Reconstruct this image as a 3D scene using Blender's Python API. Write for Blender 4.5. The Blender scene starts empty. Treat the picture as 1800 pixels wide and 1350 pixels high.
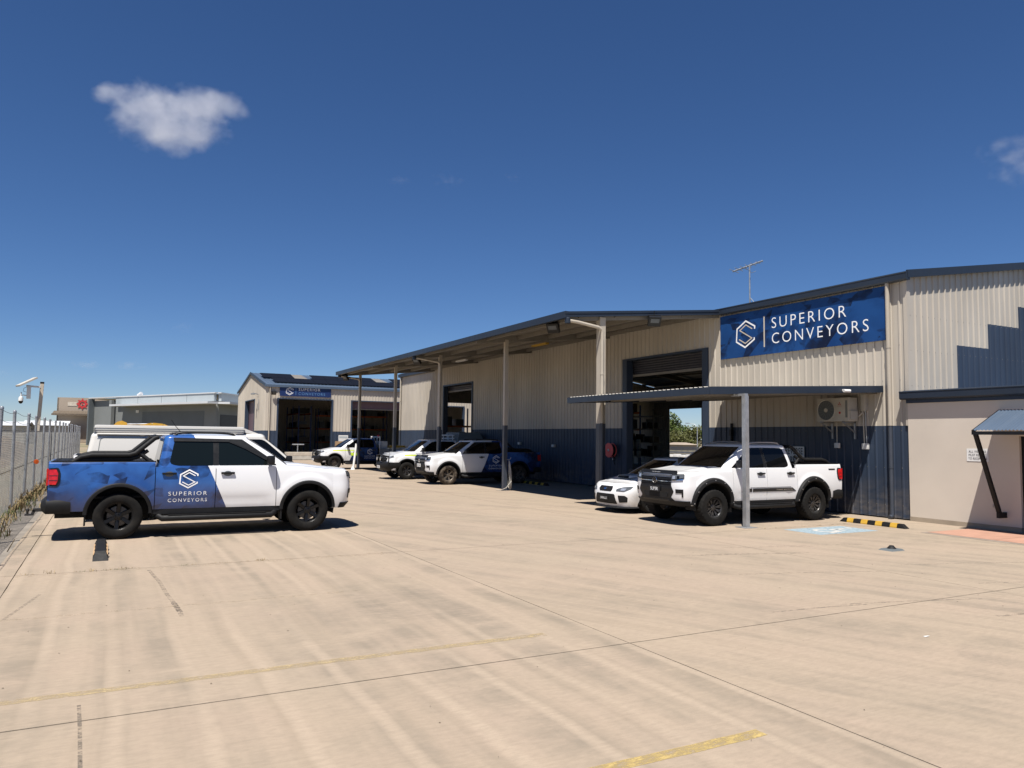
import bpy, bmesh, math, random
from mathutils import Vector, Matrix
from mathutils.bvhtree import BVHTree
from mathutils.geometry import tessellate_polygon

R = math.radians
SC = bpy.context.scene
COL = SC.collection
rnd = random.Random(7)

# ------------------------------------------------------------------ camera
# world: X runs square to the long workshop wall, Y along it away from the camera
CAM_H = 1.95
_F, _HY, _YAW, _ROLL = 1338.5, 769.66, R(27.943), R(.6908)
_p = math.atan((_HY - 675) / _F)
_f = Vector((math.sin(_YAW) * math.cos(_p), math.cos(_YAW) * math.cos(_p), math.sin(_p)))
_r0 = Vector((math.cos(_YAW), -math.sin(_YAW), 0)); _u0 = _r0.cross(_f)
_r = math.cos(_ROLL) * _r0 + math.sin(_ROLL) * _u0
_u = _r.cross(_f)
cam_d = bpy.data.cameras.new('camera'); cam = bpy.data.objects.new('camera', cam_d); COL.objects.link(cam)
cam_d.sensor_width = 36; cam_d.lens = _F / 1800 * 36; cam_d.clip_start = .05; cam_d.clip_end = 9000
cam.matrix_world = Matrix(((_r.x, _u.x, -_f.x, 0), (_r.y, _u.y, -_f.y, 0), (_r.z, _u.z, -_f.z, CAM_H), (0, 0, 0, 1)))
SC.camera = cam
def pixel_dir(px, py): return (_f + (px - 900) / _F * _r - (py - 675) / _F * _u)

# ------------------------------------------------------------------ sky, sun, exposure
SUN_DIR = Vector((1.67, 1.88, -5.51)).normalized()
world = bpy.data.worlds.new('World'); SC.world = world; world.use_nodes = True
_nt = world.node_tree; _bg = _nt.nodes['Background']
_sky = _nt.nodes.new('ShaderNodeTexSky'); _sky.sky_type = 'NISHITA'; _sky.sun_disc = False
_sky.sun_elevation = R(65.5); _sky.sun_rotation = math.atan2(-SUN_DIR.x, -SUN_DIR.y)
_sky.altitude = 1800; _sky.air_density = 1.0; _sky.dust_density = 0; _sky.ozone_density = 6.0
_hs = _nt.nodes.new('ShaderNodeHueSaturation'); _hs.inputs['Saturation'].default_value = 1.11; _hs.inputs['Value'].default_value = 1.0
_nt.links.new(_sky.outputs[0], _hs.inputs['Color']); _tint = _nt.nodes.new('ShaderNodeMix'); _tint.data_type = 'RGBA'; _tint.blend_type = 'MULTIPLY'; _tint.inputs[0].default_value = 1; _tint.inputs[7].default_value = (.98, 1.0, 1.12, 1)
_nt.links.new(_hs.outputs[0], _tint.inputs[6]); _nt.links.new(_tint.outputs[2], _bg.inputs[0]); _bg.inputs[1].default_value = .052
sun_d = bpy.data.lights.new('sun', 'SUN'); sun = bpy.data.objects.new('sun', sun_d); COL.objects.link(sun)
sun_d.energy = 5.0; sun_d.angle = R(.53); sun_d.color = (1, .955, .89)
sun.rotation_euler = SUN_DIR.to_track_quat('-Z', 'Y').to_euler(); sun.location = (0, 0, 60)
SC.view_settings.view_transform = 'Standard'; SC.view_settings.look = 'None'
SC.view_settings.exposure = .62; SC.view_settings.gamma = 1
SC.cycles.max_bounces = 7; SC.cycles.diffuse_bounces = 1; SC.cycles.volume_bounces = 6; SC.cycles.transparent_max_bounces = 24

# ------------------------------------------------------------------ materials
class NT:
    def __init__(s, name):
        s.m = bpy.data.materials.new(name); s.m.use_nodes = True
        s.t = s.m.node_tree; s.b = s.t.nodes['Principled BSDF']; s.out = s.t.nodes['Material Output']
    def node(s, ty, **kw):
        n = s.t.nodes.new(ty)
        for k, v in kw.items(): setattr(n, k, v)
        return n
    def link(s, a, b): s.t.links.new(a, b)
    def put(s, sock, v):
        if hasattr(v, 'is_output') or isinstance(v, bpy.types.NodeSocket): s.link(v, sock)
        else:
            if isinstance(v, (tuple, list)) and len(v) == 3 and sock.type == 'RGBA': v = (*v, 1)
            sock.default_value = v
    def pos(s): return s.node('ShaderNodeNewGeometry').outputs['Position']
    def obj(s): return s.node('ShaderNodeTexCoord').outputs['Object']
    def mapv(s, v, scale=(1, 1, 1), rot=(0, 0, 0), loc=(0, 0, 0)):
        n = s.node('ShaderNodeMapping'); s.put(n.inputs['Vector'], v)
        n.inputs['Scale'].default_value = scale; n.inputs['Rotation'].default_value = rot; n.inputs['Location'].default_value = loc
        return n.outputs[0]
    def noise(s, v, scale=1, detail=4, rough=.55, dist=0):
        n = s.node('ShaderNodeTexNoise'); s.put(n.inputs['Vector'], v)
        n.inputs['Scale'].default_value = scale; n.inputs['Detail'].default_value = detail
        n.inputs['Roughness'].default_value = rough; n.inputs['Distortion'].default_value = dist
        return n.outputs[0]
    def voro(s, v, scale=1, feature='F1', out=0, rnd=1):
        n = s.node('ShaderNodeTexVoronoi', feature=feature); s.put(n.inputs['Vector'], v)
        n.inputs['Scale'].default_value = scale; n.inputs['Randomness'].default_value = rnd
        return n.outputs[out]
    def math(s, op, a, b=0, clamp=False):
        n = s.node('ShaderNodeMath', operation=op, use_clamp=clamp); s.put(n.inputs[0], a); s.put(n.inputs[1], b)
        return n.outputs[0]
    def rng(s, v, a, b, c=0, d=1):
        n = s.node('ShaderNodeMapRange'); s.put(n.inputs[0], v)
        for i, q in enumerate((a, b, c, d)): n.inputs[i + 1].default_value = q
        return n.outputs[0]
    def mix(s, f, a, b, blend='MIX'):
        n = s.node('ShaderNodeMix', data_type='RGBA', blend_type=blend); s.put(n.inputs[0], f)
        s.put(n.inputs[6], a); s.put(n.inputs[7], b)
        return n.outputs[2]
    def sep(s, v):
        n = s.node('ShaderNodeSeparateXYZ'); s.put(n.inputs[0], v); return n.outputs
    def bump(s, h, strength=.3, dist=.01):
        n = s.node('ShaderNodeBump'); s.put(n.inputs['Height'], h)
        n.inputs['Strength'].default_value = strength; n.inputs['Distance'].default_value = dist
        s.link(n.outputs[0], s.b.inputs['Normal'])
    def set(s, **kw):
        for k, v in kw.items(): s.put(s.b.inputs[k.replace('_', ' ')], v)
        return s

def plain(name, col, rough=.5, metal=0, var=.12, scale=3, bump=0, coat=0, spec=.5, bscale=60, dust=0):
    n = NT(name); p = n.pos()
    v = n.noise(p, scale, 5)
    c = n.mix(n.rng(v, .3, .7), tuple(x * (1 - var) for x in col), tuple(min(1, x * (1 + var)) for x in col))
    if dust:
        d = n.math('MULTIPLY', n.rng(n.noise(p, scale * .6, 6, .7), .45, .75), dust)
        c = n.mix(d, c, (.36, .29, .21))
    n.set(Base_Color=c, Roughness=n.rng(n.noise(p, scale * 4, 3), .3, .7, max(.02, rough - .06), rough + .06), Metallic=metal, Coat_Weight=coat, Specular_IOR_Level=spec)
    n.b.inputs['Coat Roughness'].default_value = .04
    if bump: n.bump(n.noise(p, bscale, 4), bump, .004)
    return n.m

def sheet_metal(name, col, rough=.42, dirt=.25, faded=.1):
    """painted roll-formed steel: faint streaks of dust running down, slight fading between sheets"""
    n = NT(name); p = n.pos()
    st = n.noise(n.mapv(p, (9, 9, .35)), 1, 5, .6)
    big = n.noise(n.mapv(p, (.5, .5, .25)), 1, 4)
    x, y, z = n.sep(p)
    low = n.math('MULTIPLY', n.rng(z, 1.1, 0, 0, 1), n.rng(n.noise(n.mapv(p, (2, 2, 5)), 1, 5, .65), .35, .7))
    c = n.mix(n.rng(big, .35, .65, 0, 1), tuple(v * (1 - faded) for v in col), tuple(min(1, v * (1 + faded)) for v in col))
    c = n.mix(n.math('MULTIPLY', n.rng(st, .5, .8), dirt), c, tuple(v * .55 for v in col))
    c = n.mix(n.math('MULTIPLY', low, .45), c, (.3, .24, .17))
    n.set(Base_Color=c, Roughness=n.rng(st, .2, .8, rough - .08, rough + .12), Specular_IOR_Level=.35)
    n.bump(n.noise(n.mapv(p, (3, 3, 1.2)), 1, 3), .25, .02)
    return n.m

def concrete_mat():
    """broom-finished concrete: screed strips, brushed grain, tyre dirt; strips run along the yard on the left slabs, aslant on the right"""
    n = NT('yard_concrete'); p = n.pos(); x, y, z = n.sep(p)
    m = n.math('GREATER_THAN', x, 4.52)
    wx_ = n.math('MULTIPLY', n.math('SUBTRACT', n.noise(p, .35, 2), .5), n.rng(m, 0, 1, .22, .5))
    u = n.math('ADD', n.math('ADD', x, n.math('MULTIPLY', n.math('MULTIPLY', y, .45), m)), wx_)
    v = n.math('SUBTRACT', y, n.math('MULTIPLY', n.math('MULTIPLY', x, .45), m))
    cb = n.node('ShaderNodeCombineXYZ'); n.link(u, cb.inputs[0]); n.link(v, cb.inputs[1]); w = cb.outputs[0]
    lanes = n.noise(n.mapv(w, (1.9, .10, 1)), 1, 3, .55)
    lanes2 = n.noise(n.mapv(w, (5.5, .07, 1), loc=(3, 7, 0)), 1, 3, .6)
    line = n.math('SINE', n.math('MULTIPLY', u, 11.6))
    line = n.math('MULTIPLY', n.rng(line, .68, 1.0), n.rng(n.noise(n.mapv(w, (.7, .16, 1), loc=(9, 1, 0)), 1, 3), .36, .56))
    big = n.noise(p, .20, 5, .6, .6)
    blot = n.noise(n.mapv(w, (1.1, 1.6, 1)), 1.1, 7, .72)
    broom = n.noise(n.mapv(p, (2.0, 40, 1)), 1, 5, .75)
    grain = n.noise(p, 210, 2, .6); spk = n.noise(p, 60, 3, .7)
    c = n.mix(n.rng(big, .32, .68), (.385, .305, .226), (.360, .291, .219))
    c = n.mix(n.math('MULTIPLY', n.rng(n.noise(p, .5, 4, .6), .42, .66), .6), c, (.392, .301, .231))
    d1 = n.math('MULTIPLY', n.rng(lanes, .44, .60), n.rng(blot, .36, .60, .05, 1))
    c = n.mix(n.math('MULTIPLY', d1, n.rng(m, 0, 1, .75, .55)), c, (.215, .183, .142))
    c = n.mix(n.math('MULTIPLY', n.rng(lanes2, .50, .72), .30), c, (.245, .198, .143))
    st = n.math('MULTIPLY', n.math('MULTIPLY', n.rng(n.noise(p, .38, 7, .7, 1.0), .52, .70), n.rng(broom, .38, .62, .15, 1)), n.rng(lanes, .40, .60, .25, 1))
    c = n.mix(n.math('MULTIPLY', st, .85), c, (.135, .122, .100))
    c = n.mix(n.math('MULTIPLY', n.math('MULTIPLY', line, n.rng(m, 0, 1, .75, .18)), 1.0), c, (.42, .335, .252))
    c = n.mix(n.rng(broom, .35, .75, 0, .28), c, (.25, .2, .142))
    c = n.mix(n.rng(grain, .35, .75, 0, .28), c, (.19, .148, .105))
    c = n.mix(n.rng(spk, .66, .78, 0, .4), c, (.44, .36, .27))
    c = n.mix(n.rng(n.noise(p, 26, 5, .75), .66, .74, 0, .45), c, (.12, .10, .08))
    c = n.mix(n.rng(n.noise(n.mapv(p, (9, 22, 1)), 1, 6, .75), .42, .64, 0, .30), c, (.20, .165, .125))
    n.set(Base_Color=c, Roughness=.86, Specular_IOR_Level=.25)
    n.bump(n.math('ADD', n.math('MULTIPLY', broom, .8), n.math('MULTIPLY', grain, .6)), .4, .004)
    return n.m

def worn_paint(name, col, keep=.5, under=.0):
    n = NT(name); p = n.pos()
    w = n.noise(n.mapv(p, (4, 7, 1)), 2.2, 7, .78)
    w2 = n.noise(p, 60, 3, .7)
    f = n.rng(n.math('ADD', n.math('MULTIPLY', w, .75), n.math('MULTIPLY', w2, .25)), keep - .1, keep + .1, 1, 0)
    n.set(Base_Color=n.mix(n.rng(n.noise(p, 9, 4), .3, .7), tuple(c * .85 for c in col), col), Roughness=.75)
    tr = n.node('ShaderNodeBsdfTransparent'); mx = n.node('ShaderNodeMixShader')
    n.link(f, mx.inputs[0]); n.link(tr.outputs[0], mx.inputs[1]); n.link(n.b.outputs[0], mx.inputs[2])
    n.link(mx.outputs[0], n.out.inputs[0])
    return n.m

def shard_pattern(n, v, light, mid, dark):
    """printed artwork: angular machinery shapes in several blues"""
    a = n.mapv(v, (1, 1, 1), (0, R(38), 0))
    s1 = n.voro(n.mapv(a, (1.5, 1, 5)), 1.1, 'F1', 1)
    s2 = n.voro(n.mapv(v, (2.6, 1, 4.5), (0, R(-35), 0), (3, 0, 1)), 1.7, 'F1', 1)
    m = n.noise(n.mapv(v, (.8, .8, .8)), 1.6, 4, .6, .4)
    x1 = n.sep(s1)[0]; x2 = n.sep(s2)[0]
    c = n.mix(n.rng(m, .38, .66), light, mid)
    c = n.mix(n.math('MULTIPLY', n.math('GREATER_THAN', x1, .66), n.rng(m, .42, .6)), c, dark)
    c = n.mix(n.math('MULTIPLY', n.math('GREATER_THAN', x2, .74), n.rng(n.noise(v, 2.4, 4), .42, .6, 0, .85)), c, dark)
    return c

def car_paint(name, col, rough=.28):
    n = NT(name); p = n.obj()
    c = n.mix(n.rng(n.noise(p, 2.2, 5, .6), .3, .7), tuple(v * .97 for v in col), col)
    z = n.sep(p)[2]
    c = n.mix(n.math('MULTIPLY', n.rng(z, .75, .35), n.rng(n.noise(p, 4, 6, .7), .35, .75, 0, .5)), c, (.42, .34, .25))
    n.set(Base_Color=c, Roughness=rough, Coat_Weight=.6, Coat_Roughness=.06)
    return n.m

def wrap_paint(name, k=.44, x0=-.2, dim=1.0, extra=None):
    """white paint with the printed blue film behind a slanted line (vehicle coordinates)"""
    n = NT(name); p = n.obj(); x, y, z = n.sep(p)
    e = n.math('ADD', n.math('ADD', x, n.math('MULTIPLY', n.math('SUBTRACT', z, 1.27), k)), -x0)
    f = n.math('LESS_THAN', e, 0)
    L = (.032 * dim, .115 * dim, .36 * dim); Mi = (.018 * dim, .058 * dim, .21 * dim); D = (.008 * dim, .014 * dim, .045 * dim)
    art = shard_pattern(n, p, L, Mi, D)
    art = n.mix(n.math('MULTIPLY', n.rng(n.math('ADD', z, n.math('MULTIPLY', n.math('SUBTRACT', n.noise(p, 1.4, 3), .5), .6)), 1.10, .50), .80), art, (.011 * dim, .022 * dim, .080 * dim))
    wh = n.mix(n.math('MULTIPLY', n.rng(z, .75, .35), n.rng(n.noise(p, 4, 6, .7), .35, .75, 0, .4)), (.74, .74, .74), (.42, .35, .27))
    if extra: wh = extra(n, wh, x, y, z)
    n.set(Base_Color=n.mix(f, wh, art), Roughness=.27, Coat_Weight=.6, Coat_Roughness=.05)
    return n.m

M = {}
M['concrete'] = concrete_mat()
M['cream'] = sheet_metal('cream_steel', (.475, .425, .355))
M['navy'] = sheet_metal('navy_steel', (.035, .050, .080), .4, .3, .14)
M['slate'] = sheet_metal('slate_steel', (.022, .030, .045), .4, .2)
M['slate_light'] = sheet_metal('slate_roof_steel', (.075, .105, .15), .4, .2)
M['zinc_sheet'] = sheet_metal('zinc_underside', (.20, .18, .15), .45, .4)
M['dark_door'] = sheet_metal('charcoal_roller_steel', (.030, .030, .038), .45, .2)
M['plum_door'] = sheet_metal('plum_roller_steel', (.13, .085, .10), .5, .2)
M['render'] = plain('cream_render', (.60, .525, .44), .85, var=.05, scale=.9, bump=.25, bscale=120)
M['footing'] = plain('footing_concrete', (.33, .27, .2), .9, var=.14, scale=2, bump=.3)
M['galv'] = plain('galvanised_steel', (.36, .37, .38), .42, .55, var=.22, scale=5, bump=.1)
M['creampost'] = plain('cream_painted_steel', (.42, .37, .30), .5, var=.06)
M['navypost'] = plain('navy_painted_steel', (.045, .053, .07), .45, var=.1)
M['black'] = plain('black_plastic', (.009, .009, .0095), .62, var=.2, scale=6, bump=.1, bscale=300, spec=.28)
M['black_trim'] = plain('satin_black_trim', (.009, .0095, .0105), .45, var=.2, scale=6, spec=.3)
M['rubber'] = plain('tyre_rubber', (.009, .0087, .0083), .9, var=.25, scale=9, bump=.4, bscale=180, dust=.03, spec=.2)
M['rubber_dusty'] = plain('dusty_tyre_rubber', (.026, .020, .016), .9, var=.25, scale=9, bump=.4, bscale=180, dust=.45, spec=.2)
M['rim_black'] = plain('gloss_black_rim', (.006, .006, .0065), .34, 0, var=.2, coat=0, spec=.3)
M['rim_dark'] = plain('dark_grey_rim', (.05, .05, .052), .38, .5, var=.2, dust=.25)
M['rim_bronze'] = plain('dusty_bronze_rim', (.11, .095, .08), .45, .4, var=.2, dust=.5)
M['steel'] = plain('bare_steel', (.5, .5, .5), .35, .9, var=.1)
M['chrome'] = plain('chrome', (.7, .71, .73), .12, 1, var=.03)
M['white_paint'] = car_paint('white_car_paint', (.74, .74, .74))
M['pearl_paint'] = car_paint('cream_white_van_paint', (.62, .595, .545), .34)
M['white'] = plain('white_plastic', (.72, .71, .68), .5, var=.06)
M['offwhite'] = plain('weathered_white', (.48, .45, .39), .55, var=.12)
M['under'] = plain('underbody', (.008, .008, .008), .9, var=.2)
M['red'] = plain('red_paint', (.45, .03, .03), .45, var=.15)
M['grey_bld'] = plain('grey_cladding', (.19, .20, .195), .6, var=.06, scale=.4)
M['grey_dark'] = plain('dark_grey_cladding', (.11, .125, .13), .6, var=.1, scale=.4)
M['fascia_pale'] = plain('pale_grey_fascia', (.40, .44, .45), .5, var=.05, scale=.5)
M['tan_bld'] = plain('tan_cladding', (.32, .26, .2), .7, var=.05, scale=.3)
M['whiteroof'] = plain('white_roof', (.55, .56, .57), .5, var=.05, scale=.2)
M['yellow'] = plain('machine_yellow', (.62, .36, .045), .45, var=.12)
M['safety_yellow'] = plain('safety_yellow', (.52, .31, .035), .55, var=.15)
M['orange'] = plain('beam_orange', (.55, .12, .02), .5, var=.12)
M['rack_blue'] = plain('rack_blue', (.02, .06, .22), .5, var=.12)
M['cardboard'] = plain('cardboard', (.36, .235, .13), .8, var=.12)
M['timber'] = plain('pale_timber', (.48, .42, .34), .7, var=.15)
M['lime'] = plain('lime_reflective', (.55, .72, .05), .5, var=.05)
M['letter'] = plain('white_letter_vinyl', (.82, .82, .82), .5, var=.02)
M['letter_gold'] = plain('champagne_letter_vinyl', (.52, .46, .38), .5, var=.03)
M['letter_blue'] = plain('mid_blue_letter_vinyl', (.10, .22, .42), .5, var=.03)
M['ink'] = plain('black_ink', (.012, .012, .013), .5, var=.05)
M['navyflat'] = plain('navy_print', (.012, .028, .105), .35, var=.06)
M['brown_soil'] = plain('brown_soil', (.20, .145, .095), .95, var=.35, scale=.6, bump=.6, bscale=8)
M['dead_leaf'] = plain('dry_grass', (.26, .19, .09), .9, var=.35, scale=8)
M['weed_green'] = plain('weed_green', (.10, .13, .04), .8, var=.35, scale=8)
M['bark'] = plain('bark', (.11, .085, .06), .95, var=.3, scale=5, bump=.5)
M['aggregate'] = plain('old_grey_concrete', (.2, .175, .145), .92, var=.22, scale=1.6, bump=.4, bscale=50)
M['redpave'] = plain('red_oxide_paving', (.39, .215, .15), .85, var=.12, scale=2.5, bump=.25)
M['paleband'] = plain('grey_paving_band', (.25, .205, .165), .88, var=.15, scale=3, bump=.25)
M['joint'] = plain('joint_filler', (.05, .042, .035), .95, var=.3)
M['pale_blue'] = worn_paint('worn_pale_blue_marking', (.29, .37, .41), .60)
M['mark_white'] = worn_paint('worn_white_marking', (.52, .50, .46), .64)
M['mark_yellow'] = worn_paint('worn_yellow_marking', (.45, .345, .19), .49)
M['mark_yellow_faint'] = worn_paint('faded_yellow_marking', (.43, .335, .21), .40)
def glass_mat(name, col=(.004, .0045, .005), rough=.03):
    n = NT(name); n.set(Base_Color=col, Roughness=rough, Specular_IOR_Level=.32); return n.m
M['glass'] = glass_mat('tinted_glass')
M['glass_green'] = glass_mat('greenish_tinted_glass', (.006, .009, .009))
M['lens'] = glass_mat('headlamp_lens', (.09, .10, .11), .06)
M['lamp_clear'] = plain('lamp_reflector', (.6, .62, .65), .15, .6, var=.2, scale=30)
M['tail_red'] = plain('tail_lamp_red', (.50, .012, .01), .12, var=.25, scale=20, coat=.8)
M['amber'] = plain('amber_lens', (.6, .1, .01), .3, var=.1)
M['solar'] = plain('solar_cells', (.006, .0065, .009), .5, var=.1, coat=0, spec=.12)
def wrap_sign():
    n = NT('sign_print'); p = n.mapv(n.pos(), (1, 1, 1), (0, 0, R(90)))
    n.set(Base_Color=shard_pattern(n, n.mapv(p, (.62, .62, .62)), (.012, .060, .20), (.007, .038, .14), (.005, .010, .032)), Roughness=.4, Specular_IOR_Level=.25)
    return n.m
M['sign_print'] = wrap_sign()
M['wrap'] = wrap_paint('blue_film_wrap')
def lime_stripe(n, wh, x, y, z):
    f = n.math('MULTIPLY', n.math('GREATER_THAN', z, 1.07), n.math('LESS_THAN', z, 1.13))
    return n.mix(n.math('MULTIPLY', f, n.math('LESS_THAN', x, 1.75)), wh, (.62, .74, .06))
M['wrap_hilux'] = wrap_paint('blue_film_wrap_with_lime_band', .44, .42, .8, lime_stripe)
M['lime_white'] = wrap_paint('white_paint_with_lime_band', .44, -9, .8, lime_stripe)

# ------------------------------------------------------------------ object helpers
ORG = {}
def tag(o, label, cat, group=None, kind=None):
    if label: o['label'] = label
    if cat: o['category'] = cat
    if group: o['group'] = group
    if kind: o['kind'] = kind
    return o
def thing(name, label, cat, loc=(0, 0, 0), rz=0, group=None):
    o = bpy.data.objects.new(name, None); COL.objects.link(o)
    o.location = loc; o.rotation_euler = (0, 0, rz); o.empty_display_size = .2
    ORG[o.name] = Vector(loc) if not rz else Vector((0, 0, 0))
    return tag(o, label, cat, group)

def mesh_obj(name, verts, faces, mat, parent=None, smooth=0, origin=None):
    me = bpy.data.meshes.new(name)
    if origin is None: origin = ORG.get(parent.name, Vector((0, 0, 0))) if parent else None
    if origin is None:
        xs = [v[0] for v in verts]; ys = [v[1] for v in verts]; zs = [v[2] for v in verts]
        origin = Vector(((min(xs) + max(xs)) / 2, (min(ys) + max(ys)) / 2, min(zs)))
    ox, oy, oz = origin
    me.from_pydata([(v[0] - ox, v[1] - oy, v[2] - oz) for v in verts], [], faces)
    me.materials.append(M[mat] if isinstance(mat, str) else mat)
    if smooth:
        me.polygons.foreach_set('use_smooth', [True] * len(me.polygons))
        me.set_sharp_from_angle(angle=R(smooth))
    me.update()
    o = bpy.data.objects.new(name, me); COL.objects.link(o)
    if parent: o.parent = parent; ORG[o.name] = Vector(origin)
    else: o.location = origin; ORG[o.name] = Vector(origin)
    return o

class MB:
    """collects shapes; build() links them as one mesh object"""
    def __init__(s): s.v = []; s.f = []
    def add(s, v, f):
        k = len(s.v); s.v += [tuple(p) for p in v]; s.f += [tuple(i + k for i in q) for q in f]; return s
    def box(s, x0, x1, y0, y1, z0, z1, bev=0):
        if bev:
            bm = bmesh.new(); bmesh.ops.create_cube(bm, size=1)
            for q in bm.verts: q.co = Vector(((x0 + x1) / 2 + q.co.x * (x1 - x0), (y0 + y1) / 2 + q.co.y * (y1 - y0), (z0 + z1) / 2 + q.co.z * (z1 - z0)))
            bmesh.ops.bevel(bm, geom=bm.edges[:], offset=bev, segments=2, affect='EDGES', profile=.6)
            return s.addbm(bm)
        v = [(x, y, z) for z in (z0, z1) for y in (y0, y1) for x in (x0, x1)]
        return s.add(v, [(0, 2, 3, 1), (4, 5, 7, 6), (0, 1, 5, 4), (2, 6, 7, 3), (0, 4, 6, 2), (1, 3, 7, 5)])
    def addbm(s, bm):
        bm.verts.index_update(); s.add([q.co[:] for q in bm.verts], [[q.index for q in f.verts] for f in bm.faces]); bm.free(); return s
    def bar(s, a, b, w, h, up=(0, 0, 1)):
        """rectangular bar between two points"""
        a = Vector(a); b = Vector(b); d = (b - a).normalized(); up = Vector(up)
        if abs(d.dot(up)) > .98: up = Vector((1, 0, 0))
        r = d.cross(up).normalized() * w / 2; u = r.cross(d).normalized() * h / 2
        v = [p + sx * r + sy * u for p in (a, b) for sx, sy in ((-1, -1), (1, -1), (1, 1), (-1, 1))]
        return s.add(v, [(0, 3, 2, 1), (4, 5, 6, 7)] + [(i, (i + 1) % 4, 4 + (i + 1) % 4, 4 + i) for i in range(4)])
    def tube(s, path, r, n=8, cap=True):
        path = [Vector(p) for p in path]; rings = []; up = Vector((0, 0, 1))
        rr = r if isinstance(r, (list, tuple)) else [r] * len(path)
        last = None
        for i, p in enumerate(path):
            d = ((path[min(i + 1, len(path) - 1)] - path[max(i - 1, 0)])).normalized()
            if last is None:
                ref = up if abs(d.z) < .9 else Vector((1, 0, 0)); e1 = d.cross(ref).normalized()
            else: e1 = (last - d * last.dot(d)).normalized()
            last = e1; e2 = d.cross(e1)
            rings.append([p + (e1 * math.cos(2 * math.pi * k / n) + e2 * math.sin(2 * math.pi * k / n)) * rr[i] for k in range(n)])
        v = [q for ring in rings for q in ring]; f = []
        for i in range(len(path) - 1):
            for k in range(n):
                f.append((i * n + k, i * n + (k + 1) % n, (i + 1) * n + (k + 1) % n, (i + 1) * n + k))
        if cap: f.append(tuple(range(n - 1, -1, -1))); f.append(tuple((len(path) - 1) * n + k for k in range(n)))
        return s.add(v, f)
    def lathe(s, prof, c, axis='y', n=32, sgn=1):
        """prof: (radius, offset along axis)"""
        v = []; f = []; m = len(prof)
        for i in range(n):
            a = 2 * math.pi * i / n; ca, sa = math.cos(a), math.sin(a)
            for r, o in prof:
                o *= sgn
                p = {'y': (r * ca, o, r * sa), 'x': (o, r * ca, r * sa), 'z': (r * ca, r * sa, o)}[axis]
                v.append((c[0] + p[0], c[1] + p[1], c[2] + p[2]))
        for i in range(n):
            for j in range(m - 1):
                f.append((i * m + j, i * m + j + 1, ((i + 1) % n) * m + j + 1, ((i + 1) % n) * m + j))
        return s.add(v, f)
    def prism(s, poly, lo, hi, plane='xy'):
        """poly in a plane, extruded from lo to hi along the third axis"""
        n = len(poly)
        def P(a, b, c): return {'xy': (a, b, c), 'xz': (a, c, b), 'yz': (c, a, b)}[plane]
        v = [P(a, b, lo) for a, b in poly] + [P(a, b, hi) for a, b in poly]
        return s.add(v, [tuple(range(n - 1, -1, -1)), tuple(range(n, 2 * n))] + [(i, (i + 1) % n, n + (i + 1) % n, n + i) for i in range(n)])
    def grid(s, rows):
        """rows of equal length of points"""
        m = len(rows[0]); v = [p for r in rows for p in r]
        return s.add(v, [(i * m + j, i * m + j + 1, (i + 1) * m + j + 1, (i + 1) * m + j) for i in range(len(rows) - 1) for j in range(m - 1)])
    def build(s, name, mat, parent=None, smooth=0, origin=None):
        return mesh_obj(name, s.v, s.f, mat, parent, smooth, origin)

def box(name, mat, parent, x0, x1, y0, y1, z0, z1, bev=0):
    return MB().box(x0, x1, y0, y1, z0, z1, bev).build(name, mat, parent, 40 if bev else 0)

def rib_profile(a, b, pitch=.25, h=.029):
    """(position, height) along a trapezoid-ribbed sheet"""
    pts = [(a, 0)]; k = math.ceil(a / pitch - 1e-6)
    while k * pitch < b - .03:
        c = k * pitch
        for d, e in ((-.035, 0), (-.018, h), (.018, h), (.035, 0)):
            if a + .002 < c + d < b - .002: pts.append((c + d, e))
        k += 1
    pts.append((b, 0)); return pts

def ribbed(mb, a, b, z0, z1, fn, pitch=.25, h=.029):
    """vertical ribbed cladding: fn(s, out, z) -> point; z1 may be a function of s"""
    pr = rib_profile(a, b, pitch, h)
    lo = [fn(s_, e, z0(s_) if callable(z0) else z0) for s_, e in pr]
    hi = [fn(s_, e, z1(s_) if callable(z1) else z1) for s_, e in pr]
    mb.grid([lo, hi]); return mb

def text_mesh(txt, w, h, space=1.25, thin=0):
    """flat lettering scaled to w x h, origin at the lower left; returns (verts2d, faces)"""
    cu = bpy.data.curves.new('lettering', 'FONT'); cu.body = txt; cu.space_character = space; cu.offset = thin
    cu.resolution_u = 4; cu.space_line = 1.05
    o = bpy.data.objects.new('lettering', cu); COL.objects.link(o)
    me = bpy.data.meshes.new_from_object(o.evaluated_get(bpy.context.evaluated_depsgraph_get()))
    vs = [v.co.copy() for v in me.vertices]; fs = [tuple(p.vertices) for p in me.polygons]
    bpy.data.objects.remove(o); bpy.data.curves.remove(cu); bpy.data.meshes.remove(me)
    x0 = min(v.x for v in vs); x1 = max(v.x for v in vs); y0 = min(v.y for v in vs); y1 = max(v.y for v in vs)
    return [((v.x - x0) / (x1 - x0) * w, (v.y - y0) / (y1 - y0) * h) for v in vs], fs

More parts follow.
